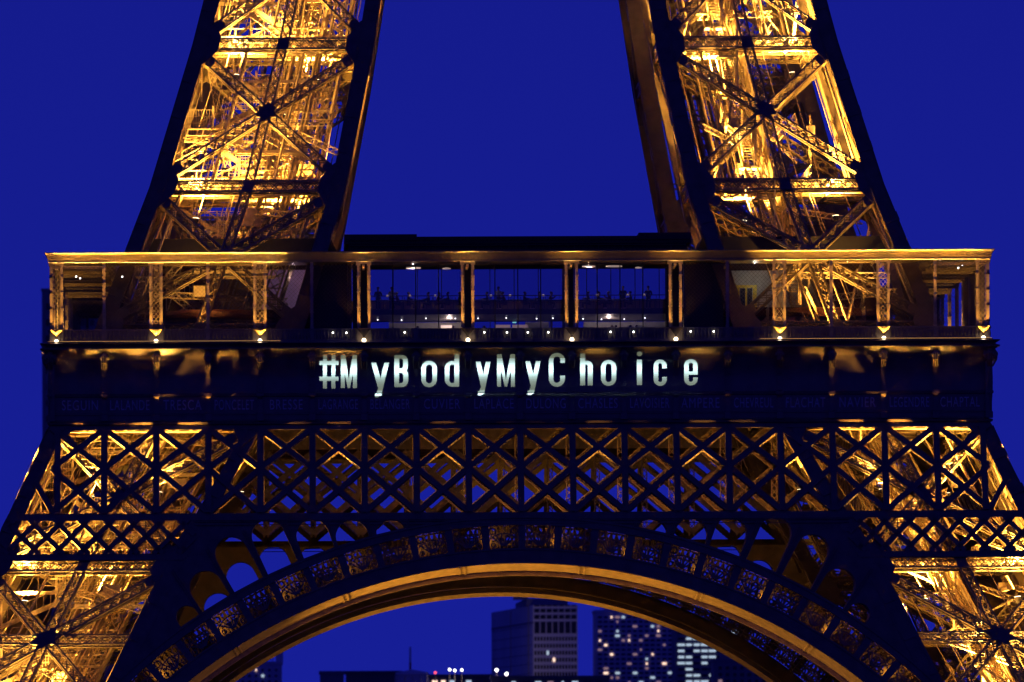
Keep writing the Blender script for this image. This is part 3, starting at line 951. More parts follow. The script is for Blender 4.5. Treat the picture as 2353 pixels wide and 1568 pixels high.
b.box(-12.65, .3, .25, -12.35, 11.3, 6.35)
b.build('side_wall', 'dark', rest)
b = MB(); b.box(12.35, .3, .25, 12.65, 11.3, 6.35); b.build('side_wall', 'dark', rest)
for x in (-14.0, 14.0):
    b = MB(); b.box(x - 1.34, 1.0, .02, x + 1.34, 9.0, 6.2); b.build('service_core', 'dark', rest)
b = MB()
b.box(-9.5, 10.8, .25, -3.6, 11.1, 2.3); b.box(.8, 10.8, .25, 2.6, 11.1, 2.3); b.box(5.2, 10.8, .25, 12.0, 11.1, 2.3)
b.build('rear_wall', 'grey', rest)
nmul = 0
for xb0, xb1 in ((-11.0, -4.2), (-3.4, 3.4), (4.2, 11.0)):
    for k in range(4):
        w = (xb1 - xb0) / 4
        p = MB(); x0 = xb0 + k * w
        p.face([(x0 + .05, .22, .95), (x0 + w - .05, .22, .95), (x0 + w - .05, .22, 6.2), (x0 + .05, .22, 6.2)])
        pane = p.build('window_pane', 'glass', rest)
        m_ = MB(); m_.box(x0 - .04, .12, .25, x0 + .04, .32, 6.35)
        if k == 3: m_.box(x0 + w - .04, .12, .25, x0 + w + .04, .32, 6.35)
        m_.box(x0 + .04, .17, .85, x0 + w - .04, .29, .95); m_.box(x0 + .04, .17, 6.2, x0 + w - .04, .29, 6.3)
        m_.box(x0 + .04, .17, 1.78, x0 + w - .04, .27, 1.82)
        m_.build('mullion', 'black', rest)
b = MB()
for x0, x1 in ((-12.3, -11.05), (-4.15, -3.45), (3.45, 4.15), (11.05, 12.3)): b.box(x0, .2, .25, x1, .3, 6.3)
b.box(-11.0, .1, .25, 11.0, .2, .84)
b.build('solid_panel', 'black', rest)
b = MB()
for k in range(13):
    x = -11 + k * 1.83; b.box(x - .03, 11.2, .25, x + .03, 11.3, 6.35)
b.box(-12.4, 11.2, 3.9, 12.4, 11.3, 3.98)
b.build('rear_mullion', 'black', rest)
b = MB(); b.box(-12.2, .75, 3.72, 12.2, .79, 3.78); b.box(-12.2, .75, 3.2, 12.2, .79, 3.23)
for k in range(28): b.box(-12.2 + k * .9, .75, 2.75, -12.17 + k * .9, .79, 3.75)
b.build('railing', 'dark', rest)
for x, y, w in ((-7.7, 5, .9), (5.4, 4, .8), (7.3, 4, 1.0), (-5.2, 6, .5), (9.2, 6, .4)):
    b = MB(); b.lathe((x, y, 6.05), [(.01, .12), (w * .6, .08), (w * .62, .0), (.01, -.02)], 18); b.build('ceiling_lamp', 'glow', rest)
for x in (-10.4, -8.6, -6.8, -4.6, -2.9, -.8, 1.5, 2.7, 5.0, 6.4, 8.1, 9.6):
    b = MB(); b.ball((x, 3.0 + (x * 7 % 3), 2.22), .05, 8, 6); b.build('downlight', 'cool', rest)
for x0, x1, z0, z1, mm in ((-5.6, -4.75, 1.55, 2.05, 'warmwin'), (-1.5, -.35, 1.7, 2.05, 'dimwin'), (-.2, .95, 1.55, 2.05, 'dimwin')):
    b = MB(); b.box(x0, 9.8, z0, x1, 9.9, z1); b.build('bar_shelf', mm, rest)
for x, z in ((-1.3, 1.45), (-.4, 1.65), (.3, 1.45), (-.05, 2.2)):
    b = MB(); b.box(x - .14, 9.5, z - .03, x + .14, 9.6, z + .05); b.build('exit_sign', 'teal', rest)
lamp('POINT', (-5, 7, 1.9), (1, .75, .55), 220, rest, rad=.06, name='room_light')
lamp('POINT', (7, 7, 1.9), (1, .75, .55), 220, rest, rad=.06, name='room_light')
for x in (-7.7, 5.4):
    lamp('POINT', (x, 5 if x < 0 else 4, 5.92), (1, .75, .6), 110, rest, rad=.04, name='room_light')

def pavilion(sx, label):
    t = empty('side_pavilion', (sx * 20.5, 9.0, 57.5), label, 'pavilion', None)
    b = MB(); b.box(-6.8, 0, .0, 6.8, 9, .35); b.box(-6.8, 6.0, .35, 6.8, 6.3, 7.2); b.build('wall', 'red', t)
    b = MB(); b.prism([(-7.2, -.4, 6.9), (7.2, -.4, 6.9), (6.6, -.2, 8.2), (-6.6, -.2, 8.2)], (0, 9, 0)); b.build('roof', 'black', t)
    b = MB(); b.prism([(-6.6, .2, 2.3), (-3.0, -.5, 2.2), (3.0, -.5, 2.2), (6.6, .2, 2.3), (6.6, .2, 2.8), (3, -.5, 2.9), (-3, -.5, 2.9), (-6.6, .2, 2.8)], (0, 6, 0)); b.build('canopy', 'red', t)
    return t
pl = pavilion(-1, 'dark red pavilion with purple lit wall behind the left netting')
b = MB(); b.box(1.4, 5.8, 3.0, 6.2, 5.95, 6.2); b.build('lit_wall', 'wall_glow', pl)
b = MB(); b.box(-2.2, 5.8, 3.0, 1.2, 5.95, 6.2); b.build('dim_wall', 'grey', pl)
b = MB(); b.box(-.4, 5.7, .35, 1.9, 5.9, 2.2); b.build('entrance', 'wall_glow', pl)
b = MB()
for k in range(4): b.box(-.4 + k * .75, 5.62, .35, -.34 + k * .75, 5.7, 2.2)
b.build('door_frame', 'dark', pl)
pr = pavilion(1, 'dark red pavilion with grey wall and yellow framed door behind the right netting')
b = MB(); b.box(-5.2, 5.6, 2.95, 2.2, 5.95, 6.0); b.build('pale_wall', 'grey', pr)
dr = MB()
for x0, x1, z0, z1 in ((-3.9, -3.6, 3.0, 4.9), (-2.6, -2.3, 3.0, 4.9), (-3.6, -2.6, 4.7, 4.9), (-3.6, -2.6, 3.0, 3.12), (-3.16, -3.04, 3.12, 4.7)): dr.box(x0, 5.45, z0, x1, 5.6, z1)
door = dr.build('door', 'yellow', pr)
b = MB(); b.box(-3.55, 5.52, 3.15, -3.18, 5.58, 4.65); b.box(-3.02, 5.52, 3.15, -2.65, 5.58, 4.65); b.build('door_glass', 'darkwin', door)
b = MB()
for x in (-2.0, -1.4, -.8, -.2): b.box(x, 5.5, 3.2, x + .05, 5.6, 5.2)
for z in (3.2, 4.2, 5.2): b.box(-2.0, 5.5, z, -.15, 5.6, z + .05)
b.build('window_frame', 'grey', pr)
b = MB(); b.box(-.6, 5.6, .35, 2.0, 5.9, 2.2); b.build('entrance', 'wall_glow', pr)
for k in range(5):
    b = MB(); b.ball((-.45 + k * .32, 5.4, 2.05), .05, 8, 6); b.build('red_bulb', 'redlamp', pr)
lamp('POINT', (-2.5, 3.6, 5.2), (1, .9, .75), 30, pr, rad=.05, name='wall_light')
lamp('POINT', (3.8, 4.2, 5.6), (1, .7, .75), 7, pl, rad=.05, name='wall_light')

# small white spot lamps under the gallery roof; balustrade bulbs stand in for reflected lamps
def spot_lamp(p, k, lab, grp, r_=.06):
    t = empty('spot_lamp', p, lab, 'spot lamp', grp)
    b = MB(); b.tube((0, .05, .02), (0, .18, .06), .05, .04, 8); b.build('housing', 'dark', t)
    b = MB(); b.ball((0, 0, 0), r_, 10, 8); b.build('bulb', 'cool', t)
for k, (x, y) in enumerate(((175, 636), (184, 640), (281, 636), (1706, 596), (1745, 596), (1832, 599), (1872, 597), (1947, 600), (1963, 596), (2060, 594), (2099, 594), (2178, 597), (2160, 607), (2211, 609), (2202, 616))):
    side = 'left' if x < 800 else 'right'
    spot_lamp(px(x, y, 3.0), k, 'small white spot lamp under the %s gallery roof, %s from the left' % (side, ('first', 'second', 'third', 'fourth', 'fifth', 'sixth', 'seventh', 'eighth', 'ninth', 'tenth', 'eleventh', 'twelfth')[k if x < 800 else k - 3]), 'spot lamps under the gallery roof', .06)
for k, (x, y) in enumerate(((765, 765), (796, 765), (930, 764), (1113, 764), (1165, 764), (1213, 764), (1260, 764), (1403, 763), (1456, 763), (1587, 762), (1640, 762))):
    spot_lamp(px(x, y, .40), k, 'small white reflected lamp glint at the balustrade, %s from the left' % ('first second third fourth fifth sixth seventh eighth ninth tenth eleventh'.split()[k]), 'lamp glints along the balustrade', .065)

# ================================================================== furniture and people in the restaurant
def table(loc, lab, cloth='cloth'):
    t = empty('dining_table', loc, lab, 'table', 'restaurant tables')
    b = MB(); b.lathe((0, 0, 0), [(.01, .0), (.28, .0), (.28, .03), (.04, .06), (.04, .70)], 14); b.build('pedestal', 'dark', t)
    b = MB(); b.lathe((0, 0, .70), [(.01, -.01), (.50, -.01), (.52, .015), (.50, .035), (.01, .035)], 18); b.build('table_top', cloth, t)
    return t
def chair(loc, rz, lab):
    t = empty('dining_chair', loc, lab, 'chair', 'restaurant chairs', rz)
    b = MB(); b.box(-.22, -.22, .43, .22, .22, .49); b.build('seat', 'dark', t)
    b = MB(); b.prism([(-.21, .19, .49), (.21, .19, .49), (.19, .27, .92), (-.19, .27, .92)], (0, .04, 0)); b.build('backrest', 'dark', t)
    for x in (-.19, .19):
        for y in (-.19, .19):
            b = MB(); b.tube((x, y, .43), (x * 1.1, y * 1.1, 0), .022, .016, 8); b.build('leg', 'dark', t)
    return t

def skin_mesh(name, verts, edges, radii, root=0, sub=1):
    me = bpy.data.meshes.new(name); me.from_pydata([tuple(v) for v in verts], edges, [])
    o = bpy.data.objects.new(name, me); COL.objects.link(o)
    sk = o.modifiers.new('s', 'SKIN'); sk.use_smooth_shade = True
    for i, r_ in enumerate(radii):
        d = me.skin_vertices[0].data[i]
        d.radius = r_ if isinstance(r_, tuple) else (r_, r_); d.use_root = (i == root)
    sb = o.modifiers.new('d', 'SUBSURF'); sb.levels = sb.render_levels = sub
    bpy.context.view_layer.update()
    m2 = bpy.data.meshes.new_from_object(o.evaluated_get(bpy.context.evaluated_depsgraph_get()))
    bpy.data.objects.remove(o)
    m2.name = name
    return m2
def person(pose, top, hair, bottom='suit'):
    """faces -Y; returns an Empty with the body, clothing and hair"""
    t = empty('person', (0, 0, 0))
    if pose == 'seated':
        hip = .50; knee = Vector((.11, -.42, .50)); ank = Vector((.11, -.38, .08)); toe = Vector((.12, -.58, .04))
        elbow = Vector((.25, -.10, .80)); wrist = Vector((.17, -.36, .80))
    elif pose == 'lean':
        hip = .50; knee = Vector((.11, -.42, .50)); ank = Vector((.11, -.30, .08)); toe = Vector((.12, -.50, .04))
        elbow = Vector((.25, -.26, .80)); wrist = Vector((.10, -.46, .98))
    else:
        hip = .92; knee = Vector((.11, -.03, .50)); ank = Vector((.11, .02, .08)); toe = Vector((.12, -.18, .03))
        elbow = Vector((.27, .02, hip + .20)); wrist = Vector((.21, -.20, hip + .12))
    lean = -.14 if pose == 'lean' else -.02
    P0 = Vector((0, 0, hip)); CH = Vector((0, lean * .6, hip + .32)); NK = Vector((0, lean, hip + .54)); HD = Vector((0, lean - .03, hip + .64)); TP = Vector((0, lean - .02, hip + .80))
    V = [P0, CH, NK, HD, TP, Vector((0, lean - .05, hip + .71))]; E = [(0, 1), (1, 2), (2, 3), (3, 5), (5, 4)]
    RR = [(.15, .12), (.16, .115), (.055, .06), (.075, .085), (.055, .065), (.085, .10)]
    def add(p, par, r_):
        V.append(Vector(p)); E.append((par, len(V) - 1)); RR.append(r_); return len(V) - 1
    nose = add(HD + Vector((0, -.11, .065)), 5, .012)
    ends = {}
    for s_ in (-1, 1):
        m = lambda v: Vector((v.x * s_, v.y, v.z))
        hp = add(m(Vector((.10, -.02, hip - .03))), 0, .09); kn = add(m(knee), hp, .065); an = add(m(ank), kn, .042); add(m(toe), an, .04)
        sh = add(m(Vector((.19, lean * .8, hip + .46))), 1, .06); el = add(m(elbow), sh, .045); wr = add(m(wrist), el, .032)
        fwd = (m(wrist) - m(elbow)).normalized(); pm = add(m(wrist) + fwd * .06, wr, .034)
        side = Vector((s_, 0, 0))
        for f, L in ((-.032, .075), (-.011, .09), (.011, .085), (.032, .065)):
            k1 = add(m(wrist) + fwd * (.10 + L * .4) + side * f + Vector((0, 0, -.008)), pm, .009); add(m(wrist) + fwd * (.10 + L) + side * f + Vector((0, 0, -.03)), k1, .0075)
        add(m(wrist) + fwd * .085 - side * .06, wr, .010)
        ear = add(Vector((s_ * .083, lean - .02, hip + .70)), 5, .012)
    body = skin_mesh('body', V, E, RR)
    body.materials.append(M['skin'])
    bo = bpy.data.objects.new('body', body); COL.objects.link(bo); bo.parent = t
    fc = MB()
    for s_ in (-1, 1): fc.ball((s_ * .034, lean - .135, hip + .715), .011, 8, 6)
    fc.bar((-.03, lean - .138, hip + .65), (.03, lean - .138, hip + .65), .012, .01)
    fc.build('eyes_and_mouth', 'hair', t)
    # clothing: a jacket and trousers grown on the same joints
    V2 = [P0 + Vector((0, 0, -.02)), CH, NK - Vector((0, 0, .07))]; E2 = [(0, 1), (1, 2)]; R2_ = [(.165, .135), (.18, .135), (.085, .085)]
    for s_ in (-1, 1):
        m = lambda v: Vector((v.x * s_, v.y, v.z))
        n = len(V2); V2 += [m(Vector((.19, lean * .8, hip + .46))), m(elbow), m(elbow).lerp(m(wrist), .93)]; E2 += [(1, n), (n, n + 1), (n + 1, n + 2)]; R2_ += [.075, .058, .045]
    me = skin_mesh('jacket', V2, E2, R2_); me.materials.append(M[top])
    o = bpy.data.objects.new('jacket', me); COL.objects.link(o); o.parent = t
    V3 = [P0]; E3 = []; R3_ = [(.16, .13)]
    for s_ in (-1, 1):
        m = lambda v: Vector((v.x * s_, v.y, v.z))
        n = len(V3); V3 += [m(Vector((.10, -.02, hip - .03))), m(knee), m(ank)]; E3 += [(0, n), (n, n + 1), (n + 1, n + 2)]; R3_ += [.105, .078, .06]
    me = skin_mesh('trousers', V3, E3, R3_); me.materials.append(M[bottom])
    o = bpy.data.objects.new('trousers', me); COL.objects.link(o); o.parent = t
    hb = MB(); hb.lathe((0, lean + .005, hip + .735), [(.088, -.05), (.104, .0), (.098, .05), (.06, .095), (.005, .108)], 14)
    hb.build('hair', hair, t, smooth=True)
    return t
protos = {'a': person('seated', 'suit', 'hair'), 'b': person('lean', 'wine', 'hairf'), 'c': person('standing', 'shirt', 'hair'), 'd': person('standing', 'suit', 'hairf'), 'e': person('seated', 'shirt', 'hair')}
used = set()
def put(kind, loc, rz, lab, grp):
    o = protos[kind]
    if kind in used: o = copy_tree(o)
    used.add(kind)
    o.location = loc; o.rotation_euler.z = rz
    return tag(o, lab, 'person', grp)
MZ = 57.5 + 2.752; FZ = 57.5 + .252
what = {'a': 'seated diner in dark jacket', 'b': 'leaning diner in wine red top', 'c': 'standing waiter in white shirt', 'd': 'standing person in dark suit', 'e': 'seated diner in white shirt'}
mezz = [(869, 'd'), (900, 'c'), (916, 'b'), (938, 'a'), (985, 'a'), (1004, 'b'), (1030, 'a'), (1055, 'a'), (1120, 'a'), (1146, 'c'), (1160, 'b'), (1205, 'a'), (1240, 'a'), (1262, 'b'), (1352, 'a'), (1375, 'a'), (1403, 'b'), (1432, 'd'), (1449, 'a'), (1490, 'd')]
WORD = ['first', 'second', 'third', 'fourth', 'fifth', 'sixth', 'seventh', 'eighth', 'ninth', 'tenth', 'eleventh', 'twelfth', 'thirteenth', 'fourteenth', 'fifteenth', 'sixteenth', 'seventeenth', 'eighteenth', 'nineteenth', 'twentieth']
for k, (x, kd) in enumerate(mezz):
    p = px(x, 650, 7.6)
    y = 7.6 + (.5 if kd in 'cd' else 0)
    rz = (math.pi / 2 if k % 2 else -math.pi / 2) if kd in 'abe' else rnd.uniform(-.6, .6)
    put(kd, (p.x, y, MZ), rz, '%s on the upper level, %s person from the left' % (what[kd], WORD[k]), 'people on the upper restaurant level')
    if kd in 'abe':
        chair((p.x, y + .02, MZ), rz, 'dark dining chair under the %s person on the upper level' % WORD[k])
for k, x in enumerate((881, 927, 964, 1018, 1042, 1107, 1134, 1183, 1223, 1252, 1365, 1390, 1418, 1470, 1505)):
    p = px(x, 650, 7.6)
    table((p.x, 7.7, MZ), 'round white topped table on the upper level, %s from the left' % WORD[k])
low = [(1046, 'b'), (1402, 'b'), (1416, 'a'), (1448, 'a'), (1463, 'e'), (1112, 'a'), (960, 'a')]
for k, (x, kd) in enumerate(low):
    p = px(x, 720, 8.2)
    rz = math.pi / 2 if k % 2 else -math.pi / 2
    if kd == 'e': rz = 0.2
    put(kd, (p.x, 8.2, FZ), rz, '%s on the lower level by %s' % (what[kd].replace(' person', '').replace('seated ', '').replace('leaning ', ''), ['the lit bar shelf', 'the right bay mullion', 'the third column pair', 'the white shirt', 'a dark jacket, in the right bay', 'the middle bay left mullion', 'the left bay centre mullion'][k]), 'people on the lower restaurant level')
    chair((p.x, 8.22, FZ), rz, 'dark chair on the lower level under the person by %s' % ( ['the bar shelf', 'the right bay mullion', 'the third columns', 'the white shirt', 'the right bay middle', 'the middle bay edge', 'the left bay centre'][k]))
for k, x in enumerate((876, 918, 952, 990, 1032, 1060, 1107, 1140, 1170, 1205, 1232, 1262, 1345, 1378, 1410, 1456, 1478, 1504)):
    p = px(x, 720, 8.2)
    table((p.x, 8.0, FZ), 'round white topped table on the lower level, %s from the left' % WORD[k])
for k, x in enumerate((878, 950, 992, 1036, 1107, 1176, 1216, 1262, 1418, 1505)):
    p = px(x, 720, 7.9)
    t = empty('table_lamp', (p.x, 7.95, FZ + .736), 'small white table lamp on the lower level, %s from the left' % WORD[k], 'table lamp', 'table lamps in the restaurant')
    b = MB(); b.lathe((0, 0, 0), [(.05, 0), (.05, .015), (.012, .02), (.012, .16)], 10); b.build('stem', 'dark', t)
    b = MB(); b.lathe((0, 0, .12), [(.09, 0), (.06, .1), (.01, .11)], 12); b.build('lamp_shade', 'cool', t)

for k, x in enumerate((890, 942, 1000, 1128, 1172, 1248, 1372, 1442, 1480)):
    p = px(x, 650, 7.6)
    t = empty('added_lamp', (p.x, 7.55, MZ + .0), 'added warm standing lamp on the upper level, %s from the left' % WORD[k], 'lamp', 'added lamps on the upper level')  # added glow points to warm the upper level
    b = MB(); b.lathe((0, 0, 0), [(.14, 0), (.14, .02), (.015, .03), (.015, 1.02)], 10); b.build('stem', 'dark', t)
    b = MB(); b.lathe((0, 0, 1.0), [(.10, 0), (.07, .12), (.01, .13)], 12); b.build('lamp_shade', 'glow', t)

# ================================================================== projector on the terrace throwing the slogan
def letter_shapes():
    L = []
    def rect(x0, y0, x1, y1): return lambda x, y: x0 <= x <= x1 and y0 <= y <= y1
    def rr(x0, y0, x1, y1, r_):
        def f(x, y):
            if not (x0 <= x <= x1 and y0 <= y <= y1): return False
            cx = min(max(x, x0 + r_), x1 - r_); cy = min(max(y, y0 + r_), y1 - r_)
            return (x - cx) ** 2 + (y - cy) ** 2 <= r_ * r_
        return f
    def poly(p):
        def f(x, y):
            c = False; j = len(p) - 1
            for i in range(len(p)):
                (xi, yi), (xj, yj) = p[i], p[j]
                if (yi > y) != (yj > y) and x < (xj - xi) * (y - yi) / (yj - yi) + xi: c = not c
                j = i
            return c
        return f
    def ringr(x0, y0, x1, y1, t, th): 
        r_ = (x1 - x0) / 2 - .01
        return [(1, rr(x0, y0, x1, y1, r_)), (0, rr(x0 + t, y0 + th, x1 - t, y1 - th, max(.5, (x1 - x0) / 2 - t - .01)))]
    def slash(): 
        return [(1, rect(742, 815, 751, 893)), (1, rect(761.5, 815, 770.5, 893)), (1, rect(734, 829, 778, 838.5)), (1, rect(734, 866, 778, 875.5))]
    def Mx(x0, x1, y0, y1):
        t = 9.2; m = (x0 + x1) / 2
        return [(1, rect(x0, y0, x0 + t, y1)), (1, rect(x1 - t, y0, x1, y1)), (1, poly([(x0, y0), (x0 + t + 1, y0), (m + 2.6, y1), (m - 2.6, y1)])), (1, poly([(x1, y0), (x1 - t - 1, y0), (m - 2.6, y1), (m + 2.6, y1)]))]
    def yx(x0, x1, y0, y1):
        m = (x0 + x1) / 2 + 1; t = 10.8; yb = y0 + (y1 - y0) * .72
        return [(1, poly([(x0, y0), (x0 + t, y0), (m + 6, yb), (m - 6.5, yb)])), (1, poly([(x1, y0), (x1 - t, y0), (m - 5, yb), (m - 10, y1 - 8), (m + 1.5, y1 - 4)])), (1, poly([(m - 13, y1 - 9), (m - 2, y1 - 9), (m + 2, y1 - 5), (m - 5, y1), (m - 13, y1)]))]
    def Bx(x0, x1, y0, y1):
        m = (y0 + y1) / 2 - 1
        return [(1, rr(x0 - 12, y0, x1 - 1, m + 5, 14)), (0, rr(x0 - 1, y0 + 9, x1 - 12, m - 4.5, 5)), (1, rr(x0 - 12, m - 4, x1, y1, 15)), (0, rr(x0 - 1, m + 5.5, x1 - 11.5, y1 - 9, 6)), (0, rect(x0 - 14, y0 - 1, x0, y1 + 1)), (1, rect(x0, y0, x0 + 11, y1))]
    def dx(x0, x1, y0, y1):
        yx0 = y0 + (y1 - y0) * .225
        return ringr(x0, yx0, x1 + 2, y1, 10.4, 8.4) + [(1, rect(x1 - 11, y0, x1, y1)), (0, rect(x1, y0 - 1, x1 + 4, y1 + 1))]
    def hx(x0, x1, y0, y1):
        yx0 = y0 + (y1 - y0) * .23
        return [(1, rr(x0, yx0, x1, y1 + 30, 13)), (0, rr(x0 + 11.5, yx0 + 9, x1 - 11.5, y1 + 30, 3.5)), (0, rect(x0 - 1, y1, x1 + 1, y1 + 40)), (1, rect(x0, y0, x0 + 11.5, y1))]
    def Cx(x0, x1, y0, y1, g0, g1):
        return ringr(x0, y0, x1, y1, 10.6, 8.8) + [(0, rect((x0 + x1) / 2 + 1, y0 + (y1 - y0) * g0, x1 + 2, y0 + (y1 - y0) * g1))]
    def ex(x0, x1, y0, y1):
        m = y0 + (y1 - y0) * .47
        return ringr(x0, y0, x1, y1, 10.4, 8.4) + [(1, rect(x0 + 6, m, x1 - 3, m + 8)), (0, rect((x0 + x1) / 2 + 1, m + 8, x1 + 2, y0 + (y1 - y0) * .70))]
    L = [(slash(), (733, 814, 779, 894)), (Mx(783, 820, 815, 892), (782, 814, 821, 893)), (yx(853, 894, 833, 913), (852, 832, 895, 914)), (Bx(906, 938, 815, 890), (890, 814, 939, 891)),
         (ringr(968, 829, 1004, 890, 10.6, 8.8), (967, 828, 1005, 891)), (dx(1022, 1055, 812, 889), (1021, 811, 1060, 890)), (yx(1093, 1127, 831, 908), (1092, 830, 1128, 909)),
         (Mx(1142, 1183, 813, 889), (1141, 812, 1184, 890)), (yx(1207, 1242, 830, 907), (1206, 829, 1243, 908)), (Cx(1261, 1298, 810, 889, .30, .68), (1260, 809, 1300, 890)),
         (hx(1333, 1362, 812, 886), (1332, 811, 1363, 887)), (ringr(1381, 827, 1416, 887, 10.6, 8.8), (1380, 826, 1417, 888)),
         ([(1, rect(1463.5, 826, 1475, 885)), (1, rr(1463, 806.5, 1475.5, 818, 5.7))], (1462, 806, 1477, 886)), (Cx(1502, 1532, 826, 887, .34, .66), (1501, 825, 1534, 888)), (ex(1572, 1603, 825, 886), (1571, 824, 1606, 887))]
    return L
def projector():
    PY, PX, PZ = -330.0, 3.0, 1.6
    YF = TY - 34.45
    Gd = 5.0
    t = empty('slogan_projector', (PX, PY, hill(PY)), 'dark slide projector case on a stand on the terrace', 'projector')
    base = hill(PY)
    lam = Vector((0, 0, PZ))
    LS = letter_shapes()
    x0p, x1p, y0p, y1p = 725, 1612, 800, 920
    step = .5
    k = Gd / (YF - PY)
    def toG(x, y):
        w = px(x, y, YF)
        return ((w.x - PX) * k, PZ + (w.z - base - PZ) * k)
    m = MB()
    def rectq(xa, za, xb, zb): m.face([(xa, Gd, za), (xb, Gd, za), (xb, Gd, zb), (xa, Gd, zb)])
    # rows of the slide, letters left open
    cx0, cz0 = toG(x0p, y1p); cx1, cz1 = toG(x1p, y0p)
    # work in un-rolled plane coordinates so that rows are straight
    W0 = px(x0p, 860, YF); 
    def P2(x, z):                                       # plane metres -> photo pixels
        dx = (x - CX) * F / (D + YF); dy = -(z - CZ) * F / (D + YF)
        return VPX + dx + ROLL * dy, VPY + dy - ROLL * dx
    xa, xb = px(x0p, 860, YF).x, px(x1p, 860, YF).x
    za, zb = px(1170, y1p, YF).z - .2, px(1170, y0p, YF).z + .2
    dz = .012; dxs = .012
    nz = int((zb - za) / dz)
    G = lambda x, z: ((x - PX) * k, PZ + (z - base - PZ) * k)
    boxes = []
    for sh, bb in LS:
        pa, pb = px(bb[0], bb[3], YF), px(bb[2], bb[1], YF)
        boxes.append((min(pa.x, pb.x) - .1, max(pa.x, pb.x) + .1, min(pa.z, pb.z) - .15, max(pa.z, pb.z) + .15, sh))
    for r_ in range(nz):
        z = za + (r_ + .5) * dz
        runs = []
        for bx0, bx1, bz0, bz1, sh in boxes:
            if not bz0 <= z <= bz1: continue
            n = int((bx1 - bx0) / dxs); st = None
            for c in range(n + 1):
                x = bx0 + c * dxs
                X, Y = P2(x, z)
                v = False
                for op, f in sh:
                    if f(X, Y): v = bool(op)
                if v and st is None: st = x
                if (not v or c == n) and st is not None:
                    runs.append((st - dxs / 2, x - dxs / 2)); st = None
        runs.sort(); cur = xa
        g0, g1 = za + r_ * dz, za + (r_ + 1) * dz
        for a, b in runs:
            if a > cur:
                A, B = G(cur, g0), G(a, g1); rectq(A[0], A[1], B[0], B[1])
            cur = max(cur, b)
        A, B = G(cur, g0), G(xb, g1); rectq(A[0], A[1], B[0], B[1])
    A, B = G(xa, za), G(xb, za + nz * dz)
    E_ = .8
    rectq(-E_, PZ - E_, E_, A[1]) if A[1] > PZ - E_ else None
    rectq(-E_, B[1], E_, PZ + 2.2)
    rectq(-E_, A[1], A[0], B[1]); rectq(B[0], A[1], E_, B[1])
    m.build('slide', 'black', t)
    c = MB()
    c.box(-E_, -.5, PZ - .9, -E_ + .03, Gd, PZ + 2.2); c.box(E_ - .03, -.5, PZ - .9, E_, Gd, PZ + 2.2); c.box(-E_, -.5, PZ + 2.2, E_, Gd, PZ + 2.23); c.box(-E_, -.5, PZ - .93, E_, Gd, PZ - .9); c.box(-E_, -.53, PZ - .9, E_, -.5, PZ + 2.2)
    c.build('case', 'dark', t)
    c = MB()
    for x in (-.6, .6):
        for y in (0, Gd - .4): c.tube((x, y, 0), (x, y, PZ - .93), .05, .05)
    c.build('stand', 'dark', t)
    aim = Vector((px(1170, 858, YF).x - PX, YF - PY, px(1170, 858, YF).z - base - PZ))
    l = lamp('SPOT', lam, (.66, .98, 1.0), 5.0e6, t, aim, 7.5, .02, 0.0, 'projector_beam')
    return t
projector()

# ================================================================== the city beyond
def building(name, label, x0, x1, ytop, Y, m, depth=30, rows=0, cols=0, frac=(.12, .88), lit=.3, litm=('warmwin',), seed=1, top=1, wfill=(.62, .5), dark='darkwin', cat='building', y0row=None):
    """box shaped block whose front spans the given photo pixels at distance Y"""
    r_ = random.Random(seed)
    a, b = px(x0, ytop, Y), px(x1, ytop, Y)
    cx, w, h = (a.x + b.x) / 2, b.x - a.x, a.z
    t = empty(name, (cx, Y, 0), label, cat)
    q = MB(); q.box(-w / 2, 0, 0, w / 2, depth, h); q.box(-w / 2 - .3, -.3, h, w / 2 + .3, depth + .3, h + .8)
    q.build('wall', m, t)
    if top:
        q = MB()
        for k in range(3):
            xx = -w * .3 + k * w * .3 + r_.uniform(-2, 2); ww = r_.uniform(1, w * .1); q.box(xx - ww, 4, h + .8, xx + ww, 10, h + r_.uniform(2, 4.5))
        for k in range(4):
            xx = r_.uniform(-w * .45, w * .45); q.tube((xx, 5, h + .8), (xx, 5, h + r_.uniform(4, 8)), .12, .08, 6)
        q.build('roof_plant', m, t)
    if rows:
        zbot = px(x0, 1575, Y).z
        fh = (h - zbot) / (rows + .6)
        cw = w * (frac[1] - frac[0]) / cols
        rest_ = MB(); cnt = 0
        cells = []
        for rr_ in range(rows):
            for c in range(cols):
                z = h - fh * (rr_ + 1.0); x = -w / 2 + w * frac[0] + cw * (c + .5)
                islit = r_.random() < lit
                cells.append((islit, x, z, r_.choice(litm) if islit else dark, r_.choice((.35, .5, .7, 1.0, 1.05)) if islit and lit < .5 else r_.uniform(.8, 1.1)))
        cells.sort(key=lambda c: not c[0])
        for islit, x, z, mm, sc in cells:
            ww, hh = cw * wfill[0] / 2 * sc, fh * wfill[1] / 2
            if cnt < 100:
                q = MB(); q.box(x - ww, -.18, z - hh, x + ww, -.02, z + hh); q.build('window', mm, t); cnt += 1
            else:
                rest_.box(x - ww, -.18, z - hh, x + ww, -.02, z + hh)
        if rest_.v:
            tag(rest_.build('window_field', dark, t), kind='stuff')
    return t, w, h
